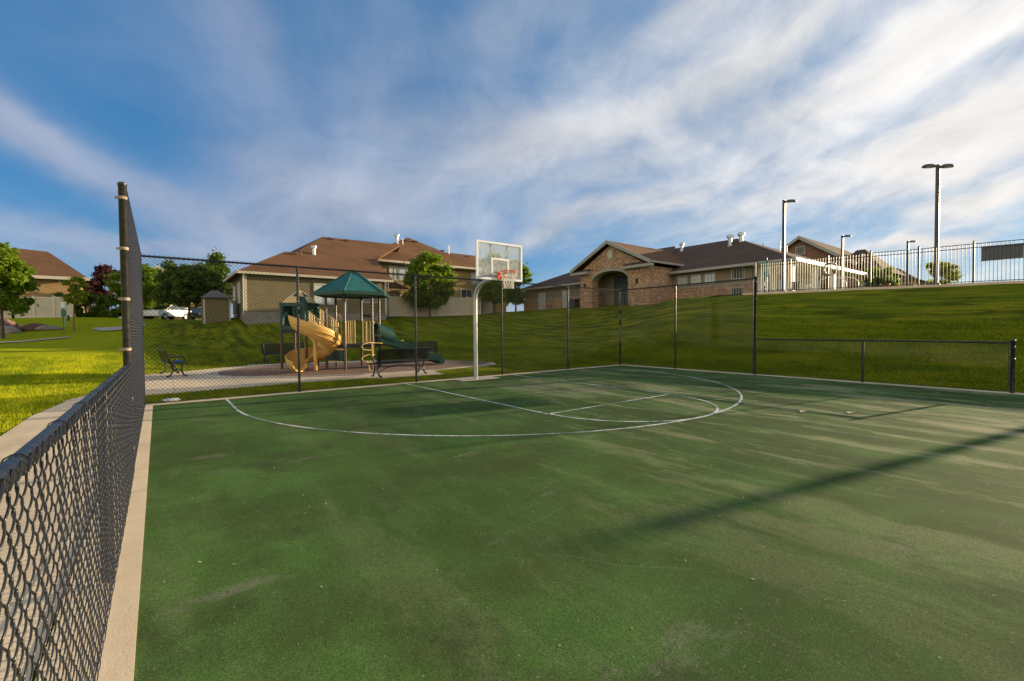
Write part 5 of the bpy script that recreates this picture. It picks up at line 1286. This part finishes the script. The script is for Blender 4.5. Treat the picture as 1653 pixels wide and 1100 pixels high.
# upper platform with enclosure
UC = pp(-1.90, .75, 0); UC2 = Vector((UC.x, UC.y)); UZ = 1.52
def up_(lat, dep, z_): return pp(lat, dep, z_, UC2)
hs = .47
cr = [(-hs, -hs), (hs, -hs), (hs, hs), (-hs, hs)]
ang = R(-22)
cr = [(a*math.cos(ang)-c*math.sin(ang), a*math.sin(ang)+c*math.cos(ang)) for a, c in cr]
for (a, c) in cr:
    b = MB(); q = up_(a, c, 0); b.lathe((q.x, q.y, 0), [(.045, 0), (.045, 1.55)], 10); b.build('post', M['brown'], ps, smooth=True)
b = MB(); b.prism([up_(a, c, UZ) for a, c in cr], (0, 0, -.12)); b.build('deck', M['deck'], ps)
# enclosure walls with slots
b = MB(); z0_, z1_ = UZ+.01, 2.50
def wall_panel(b, p, q, t0=.07):
    pv = Vector((p[0], p[1], 0)); qv = Vector((q[0], q[1], 0))
    P_ = up_(p[0], p[1], 0); Q_ = up_(q[0], q[1], 0); dn_ = (Q_-P_)
    for k_ in (.06, .94): X_ = P_+dn_*k_; b.tube([X_+Vector((0, 0, z0_)), X_+Vector((0, 0, z1_))], .065, 8)
    b.bar(P_+Vector((0, 0, z0_+.06)), Q_+Vector((0, 0, z0_+.06)), t0, .14); b.bar(P_+Vector((0, 0, z1_-.05)), Q_+Vector((0, 0, z1_-.05)), t0+.03, .14)
    return P_, dn_
for i in (1, 2):
    P_, dn_ = wall_panel(b, cr[i], cr[(i+1) % 4])
    for k_ in (.16, .38, .62, .84): b.bar(P_+dn_*(k_-.08)+Vector((0, 0, z0_+.1)), P_+dn_*(k_+.08)+Vector((0, 0, z1_-.1)), .05, .145)
for i in (0, 3):
    P_, dn_ = wall_panel(b, cr[i], cr[(i+1) % 4], .09)
    for k_ in ((.56, .72, .88) if i == 0 else (.3, .5, .7)): b.bar(P_+dn_*k_+Vector((0, 0, z0_+.1)), P_+dn_*k_+Vector((0, 0, z1_-.1)), .05, .175)
b.build('enclosure', M['green'], ps, smooth=True)
# faceted peaked cover of alternating colours
b = MB(); b2 = MB(); n = 12; apx = up_(0, 0, 3.02)
for i in range(n):
    a0_, a1_ = 2*PI*i/n, 2*PI*(i+1)/n; rr0 = .60
    sc0 = lambda a: rr0/(abs(math.cos(a+.4))**6+abs(math.sin(a+.4))**6)**(1/6)*.92
    p0_ = up_(sc0(a0_)*math.cos(a0_), sc0(a0_)*math.sin(a0_), 2.50); p1_ = up_(sc0(a1_)*math.cos(a1_), sc0(a1_)*math.sin(a1_), 2.50)
    m0_ = up_(.40*math.cos(a0_), .40*math.sin(a0_), 2.74); m1_ = up_(.40*math.cos(a1_), .40*math.sin(a1_), 2.74)
    (b if i % 3 else b2).add([p0_, p1_, m1_, m0_], [(0, 1, 2, 3)]); (b if i % 2 else b2).add([m0_, m1_, apx], [(0, 1, 2)])
b.build('peak_cover', M['ytan'], ps); b2.build('peak_inset', M['green'], ps)
# stairs from lower deck up to enclosure
S0 = pp(-.80, .10, DK-.02); S1 = up_(.44, -.14, UZ-.02)
st_dir = (S1-S0); sd2 = Vector((st_dir.x, st_dir.y, 0)).normalized(); sn = Vector((-sd2.y, sd2.x, 0)); Lh = Vector((st_dir.x, st_dir.y, 0)).length; SW = .38
b = MB(); ns = 5
for i in range(ns):
    k0 = i/ns; zt_ = S0.z+(S1.z-S0.z)*(i+1)/ns-.04
    c0 = S0 + sd2*(Lh*k0); c1 = S0+sd2*(Lh*(k0+1/ns))
    b.bar(Vector((c0.x, c0.y, zt_)), Vector((c1.x, c1.y, zt_)), SW*2, .05); b.bar(Vector((c0.x, c0.y, zt_-.10)), Vector((c0.x, c0.y, zt_)) + sd2*.03 - Vector((0, 0, .1)), SW*2, .14)
b.build('stair', M['deck'], ps)
for sg in (-1, 1):
    b = MB(); e = sn*SW*sg
    b.bar(S0+e+Vector((0, 0, -.06)), S1+e+Vector((0, 0, -.06)), .03, .22); b.build('stringer', M['ytan'] if sg == 1 else M['ytan'], ps)
    b = MB(); e = sn*(SW+.03)*sg; A0, A1 = S0+e+Vector((0, 0, .02)), S1+e+Vector((0, 0, .02)); T_ = Vector((0, 0, .80))
    b.tube([A0, A0+T_, A1+T_, A1], .021, 8, closed=True); b.tube([A0+T_*.55, A1+T_*.72], .014, 6)
    for i in range(1, 11): P0_ = A0.lerp(A1, i/11); b.tube([P0_, P0_+T_], .013, 6)
    b.build('stair_rail', M['ybar'], ps, smooth=True)
# spiral slide
SC = Vector((-2.72, 7.12)); NT = 64; SLK = [0, .10, .22, .32, .42, .52, .66, .82, .93, 1.0]; SLZ = [1.50, 1.34, 1.10, .86, .62, .46, .34, .22, .14, .12]; b = MB(); vs = []; prof = []
for j in range(13):
    a = PI*j/12; prof.append((-.31*math.cos(a), .30*(1-math.sin(a))))      # lateral, height (U)
prof_out = [(p[0]*1.0, p[1]) for p in prof]
va = math.atan2(17.1, 4.4)
for i in range(NT+1):
    k_ = i/NT; th = R(200)+k_*R(400)
    R0_ = .56 + (0 if k_ < .86 else (k_-.86)*2.6)
    wa = va - PI/2 + th                    # world angle, 0 = right of viewer
    cx_, cy_ = SC.x+R0_*math.cos(wa), SC.y+R0_*math.sin(wa)
    zf_ = float(np.interp(k_, SLK, SLZ))
    rad = Vector((math.cos(wa), math.sin(wa), 0))
    fl = 1.0 + (.35 if k_ > .9 else 0)*(k_-.9)/.1
    for (l_, h_) in prof_out: vs.append(Vector((cx_, cy_, zf_+h_*(1.0 if l_ < 0 else 1.75)*(1-(max(0, k_-.9)*4)))) + rad*l_*fl)
    for (l_, h_) in reversed(prof_out): vs.append(Vector((cx_, cy_, zf_-.035+h_*(1.0 if l_ < 0 else 1.75)*(1-(max(0, k_-.9)*4)))) + rad*l_*fl*1.07)
w_n = 26; fs = [(i*w_n+j, i*w_n+(j+1) % w_n, (i+1)*w_n+(j+1) % w_n, (i+1)*w_n+j) for i in range(NT) for j in range(w_n)] + [tuple(range(w_n)), tuple(NT*w_n+j for j in range(w_n))]
b.add(vs, fs); sl = b.build('spiral_slide', M['ygold'], ps, smooth=True)
b = MB(); b.lathe((SC.x, SC.y, 0), [(.07, 0), (.07, 1.75), (.04, 1.8)], 14); b.build('slide_column', M['ygold'], sl, smooth=True)
# curved ribs on the slide's outer wall
b = MB()
for hq in (.12, .24):
    pts = []
    for i in range(4, 56):
        k_ = i/NT; wa = va-PI/2+R(200)+k_*R(400); rr0 = .56+.325-(.03 if hq < .2 else 0.0) + (0 if k_ < .86 else (k_-.86)*2.6)
        pts.append((SC.x+rr0*math.cos(wa), SC.y+rr0*math.sin(wa), float(np.interp(k_, SLK, SLZ))+hq*1.3))
    b.tube(pts, .016, 6)
b.build('slide_rib', M['ygold'], sl, smooth=True)
# green hooded slide at the right
Q0 = pp(.85, -.05, DK+.02); Q1 = Vector((2.02, 6.75, .22)); qd = (Q1-Q0)
b = MB(); vs = []; NT2 = 26
qh = Vector((qd.x, qd.y, 0)).normalized(); qs = Vector((-qh.y, qh.x, 0)); LH = Vector((qd.x, qd.y, 0)).length
for i in range(NT2+1):
    k_ = i/NT2; zc_ = Q0.z+(Q1.z-Q0.z)*(3*k_**2-2*k_**3)*(.25)+(Q1.z-Q0.z)*k_*.75+.06*math.sin(k_*2*PI)
    c = Q0+qh*LH*k_; c.z = zc_
    for (l_, h_) in ((-.33, .24), (-.29, .26), (-.25, .22), (-.22, .04), (0, 0), (.22, .04), (.25, .22), (.29, .26), (.33, .24), (.31, -.03), (0, -.09), (-.31, -.03)): vs.append(c+qs*l_+Vector((0, 0, h_)))
w_n = 12; b.add(vs, [(i*w_n+j, i*w_n+(j+1) % w_n, (i+1)*w_n+(j+1) % w_n, (i+1)*w_n+j) for i in range(NT2) for j in range(w_n)] + [tuple(range(w_n)), tuple(NT2*w_n+j for j in range(w_n))])
gs = b.build('green_slide', M['green'], ps, smooth=True)
b = MB(); e = Q1-Vector((0, 0, .02)); b.tube([e-qs*.33, e+qs*.33], .13, 12); b.build('slide_lip', M['green'], gs, smooth=True)
b = MB(); vs = []
for i in range(6):
    k_ = i/5; c = Q0+qh*(.62*k_-.05); c.z = Q0.z+.42-.24*k_
    for j in range(10):
        a = -.35+(PI+.7)*j/9; vs.append(c+qs*.38*math.cos(a)+Vector((0, 0, .36*math.sin(a))))
    for j in reversed(range(10)):
        a = -.35+(PI+.7)*j/9; vs.append(c+qs*.34*math.cos(a)+Vector((0, 0, .32*math.sin(a))))
b.add(vs, [(i*20+j, i*20+(j+1) % 20, (i+1)*20+(j+1) % 20, (i+1)*20+j) for i in range(5) for j in range(20)] + [tuple(range(20)), tuple(100+j for j in range(20))]); b.build('slide_hood', M['green'], gs, smooth=True)
# looped climber in front
b = MB(); CLp = [(-1.05, 6.25, 1.05), (-1.08, 6.0, 1.02), (-1.15, 5.75, .75), (-1.2, 5.6, .4), (-1.2, 5.55, 0.0)]
b.tube(CLp, .024, 8)
for zc_ in (.90, .48):
    c = Vector((-1.28, 5.72, zc_)); b.tube([c+Vector((.22, .05, .12)), c+Vector((.0, 0, .14)), c+Vector((-.2, -.02, .10)), c+Vector((-.28, -.02, 0)), c+Vector((-.2, -.02, -.10)), c+Vector((0, 0, -.13)), c+Vector((.16, .03, -.14))], .02, 8)
b.tube([(-1.05, 6.25, 1.03), (-.75, 6.15, 1.0), (-.6, 6.2, .99)], .022, 8); b.tube([(-1.32, 5.65, .25), (-1.36, 5.5, .1), (-1.3, 5.4, 0)], .02, 8); b.build('climber', M['ybar'], ps, smooth=True)
# chin bar on the far right
b = MB(); o1 = pp(1.1, .4, 1.5); b.tube([o1, o1+Vector((.35, .2, .0)), o1+Vector((.40, .22, -.45))], .016, 6); b.tube([o1+Vector((.1, 0, -.35)), o1+Vector((.45, .1, -.52)), o1+Vector((.95, .3, -.45))], .022, 6); b.build('grab_bar', M['ybar'], ps, smooth=True)
b = MB(); o1 = pp(-.45, .8, 0); b.tube([o1+Vector((0, 0, DK)), o1+Vector((0, 0, 1.95)), o1+Vector((-.06, 0, 2.08)), o1+Vector((-.16, 0, 2.08)), o1+Vector((-.22, 0, 1.95)), o1+Vector((-.22, 0, 1.6))], .02, 8); b.build('grab_bar', M['ybar'], ps, smooth=True)

# ================================================================== benches
bn_ = empty('park_bench', (0, 0, 0), 'black metal bench nearest the court fence in front of the climber', 'bench', 'black metal benches around the playground')
BL = 1.86
b = MB(); b.cbox((0, 0, .43), (BL, .40, .014), Matrix.Rotation(R(3), 3, 'X')); b.build('seat', M['perf'], bn_)
b = MB(); b.cbox((0, .27, .66), (BL, .014, .40), Matrix.Rotation(R(-14), 3, 'X')); b.build('backrest', M['perf'], bn_)
b = MB()
for (y_, z_) in ((-.21, .42), (.20, .44), (.235, .47), (.325, .87)): b.tube([(-BL/2, y_, z_), (BL/2, y_, z_)], .022, 8)
b.tube([(-.8, 0, .12), (-.45, 0, .28), (0, 0, .36), (.45, 0, .28), (.8, 0, .12)], .014, 6)
b.build('frame', M['black'], bn_, smooth=True)
for sx in (-.82, .82):
    b = MB(); b.tube([(sx, -.26, .03), (sx, -.16, .06), (sx, -.10, .2), (sx, -.12, .42)], [.03, .028, .024, .024], 8); b.tube([(sx, .30, .03), (sx, .20, .06), (sx, .12, .2), (sx, .16, .42), (sx, .33, .88)], [.03, .028, .024, .024, .02], 8)
    b.tube([(sx, -.10, .25), (sx, .12, .25)], .018, 6); b.build('leg', M['black'], bn_, smooth=True)
    b = MB(); b.tube([(sx, -.13, .42), (sx, -.20, .58), (sx, -.12, .66), (sx, .10, .66), (sx, .27, .64)], .02, 8); b.build('armrest', M['black'], bn_, smooth=True)
benches = [(-1.02, 3.78, .012, R(187), None),                     # faces the playground
           (-2.55, 12.9, .012, R(4), 'black metal bench on the pad behind the spiral slide'),
           (2.95, 10.35, .012, R(-20), 'black metal bench beyond the green slide'),
           (-6.75, 8.95, .012, R(90+6), 'black metal bench seen end on beside the left fence corner')]
for (x_, y_, z_, rz, lb) in benches:
    o = bn_ if lb is None else copy_tree(bn_)
    o.location = (x_, y_, z_); o.rotation_euler = (0, 0, rz)
    if lb: o['label'] = lb
    ORG[o.name] = Vector((x_, y_, z_))
b = MB(); rock_mesh(b, (-6.62, 8.55, .50), (.10, .13, .045), 91); tag(b.build('food_wrapper', M['blue'], smooth=True), 'crumpled blue wrapper lying on the end on bench', 'wrapper')
b = MB(); rock_mesh(b, (-6.95, 1.85, .05), (.17, .09, .045), 92); tag(b.build('plastic_bag', M['tarp'], smooth=True), 'crumpled white plastic bag on the kerb at the left fence corner', 'bag')

# ================================================================== dog waste station and post sign
x_, y_, z_ = at(-12.3, 33.9)
o = empty('waste_station', (x_, y_, z_), 'green pet waste station on a thin post beside the young tree', 'waste station')
b = MB(); b.box((x_-.03, y_-.03, z_-.1), (x_+.03, y_+.03, z_+2.15)); b.build('post', M['greenbox'], o)
b = MB(); b.box((x_-.10, y_-.05, z_+1.75), (x_+.10, y_-.035, z_+2.15)); b.build('sign_plate', M['white'], o)
b = MB(); b.box((x_-.09, y_-.16, z_+1.15), (x_+.17, y_-.034, z_+1.62)); bx_ = b.build('bag_box', M['greenbox'], o, bevel=.02)
b = MB(); b.box((x_+.19, y_-.12, z_+.85), (x_+.33, y_+.02, z_+1.25)); b.build('bag_roll', M['dark'], o, bevel=.02)
x_, y_, z_ = at(-12.8, 38.5)
o = empty('post_sign', (x_, y_, z_), 'small pale teal sign on a thin post in front of the vinyl gate', 'sign')
b = MB(); b.box((x_-.03, y_-.03, z_-.1), (x_+.03, y_+.03, z_+1.9)); b.build('post', M['paleteal'], o)
b = MB(); b.box((x_-.14, y_-.05, z_+1.25), (x_+.14, y_-.034, z_+1.75)); b.build('sign_plate', M['paleteal'], o)

# ================================================================== cars
def car(loc, rz, paint, label):
    o = empty('parked_car', (0, 0, 0), label, 'car', 'cars parked beyond the lawn crest')
    def sect(prof, hw0, hw1):
        b = MB(); n = len(prof); vs = []
        for (yy, k0) in ((-1, 0), (-.9, 1), (.9, 1), (1, 0)):
            for (x_, z_) in prof:
                wv2 = hw1 if z_ > 1.0 else hw0
                vs.append((x_, yy*wv2, z_))
        fs = [(i*n+j, i*n+(j+1) % n, (i+1)*n+(j+1) % n, (i+1)*n+j) for i in range(3) for j in range(n)] + [tuple(range(n)), tuple(3*n+j for j in range(n))]
        b.add(vs, fs); return b
    body = [(-2.15, .35), (-2.2, .7), (-2.1, .95), (-1.2, 1.02), (1.5, 1.05), (2.15, 1.0), (2.2, .6), (2.1, .35)]
    sect(body, .88, .80).build('body', M[paint], o, smooth=True)
    cab = [(-1.15, 1.0), (-.35, 1.48), (1.4, 1.50), (2.0, 1.05)]
    b = MB(); n = 4; vs = []
    for (yy, zz_) in ((-.80, 1), (.80, 1)):
        for (x_, z_) in cab: vs.append((x_, yy*(.84 if z_ > 1.2 else 1), z_))
    b.add(vs, [(0, 1, 2, 3), (7, 6, 5, 4), (0, 4, 5, 1), (1, 5, 6, 2), (2, 6, 7, 3)]); b.build('glasshouse', M['glass_dk'], o)
    b = MB(); b.box((-.36, -.66, 1.47), (1.42, .66, 1.535)); b.build('roof', M[paint], o, bevel=.02)
    for sy in (-1, 1):
        b = MB()
        for (p, q) in (((-1.15, 1.0), (-.35, 1.48)), ((.5, 1.03), (.55, 1.5)), ((1.55, 1.04), (1.35, 1.5)), ((2.02, 1.03), (1.45, 1.5))): b.bar((p[0], sy*.81, p[1]), (q[0], sy*.675, q[1]), .05, .05)
        b.build('pillar', M[paint], o)
        b = MB(); b.cbox((-2.12, sy*.62, .80), (.12, .36, .16)); b.build('headlight', M['headlamp'], o, bevel=.02)
        b = MB(); b.cbox((2.15, sy*.70, .85), (.08, .26, .22)); b.build('taillight', M['redlamp'], o)
        b = MB(); b.cbox((-.75, sy*.95, 1.08), (.14, .18, .12)); b.build('mirror', M[paint], o, bevel=.02)
        for wx in (-1.35, 1.35):
            b = MB(); b.tube([(wx, sy*.70, .33), (wx, sy*.90, .33)], .33, 20); wh = b.build('tyre', M['tyre'], o, smooth=True)
            b = MB(); b.tube([(wx, sy*.88, .33), (wx, sy*.912, .33)], .20, 14); b.build('rim', M['galv'], wh)
    o.location = loc; o.rotation_euler = (0, 0, rz); return o
car(at(-6.3, 50.0, -.02), R(48), 'car', 'silver hatchback parked beyond the lawn crest under the trees')
car(at(-3.5, 52.5, -.05), R(75), 'car_dk', 'dark car mostly hidden behind the crest left of the shed')

# fallen leaves and debris on the court
g = np.random.default_rng(5); n = 420
X = g.uniform(XL+.1, XR-.1, n); Y = g.uniform(-10, YB-.1, n); a = g.uniform(0, 2*PI, n); s = g.uniform(.003, .011, n)
c0 = np.stack([X, Y, np.full(n, .0135)], 1); d1 = np.stack([np.cos(a), np.sin(a), a*0], 1)*s[:, None]*1.5; d2_ = np.stack([-np.sin(a), np.cos(a), a*0], 1)*s[:, None]*.6
V = np.stack([c0-d1, c0-d2_+[0, 0, .002], c0+d1+[0, 0, .003], c0+d2_+[0, 0, .002]], 1).reshape(-1, 3)
tag(fast_mesh('leaf_litter', V, np.arange(4*n).reshape(n, 4), M['leafdry']), 'tiny dry leaves and grit scattered on the court', 'litter', kind='stuff')
for i, (x_, y_, lb) in enumerate([(1.68, -6.9, 'pale dry leaf lying on the court at left of the pair'), (2.16, -7.45, 'pale dry leaf lying on the court at right of the pair')]):
    b = MB(); pts = [(-.13, 0), (-.04, .06), (.05, .04), (.12, .07), (.10, -.01), (.13, -.06), (.0, -.05), (-.08, -.04)]; b.add([(x_+p*.8, y_+q*.9, .022+.02*abs(math.sin(j*1.7))) for j, (p, q) in enumerate(pts)] + [(x_, y_, .025)], [(j, (j+1) % 8, 8) for j in range(8)])
    tag(b.build('dry_leaf', M['leafdry']), lb, 'leaf')
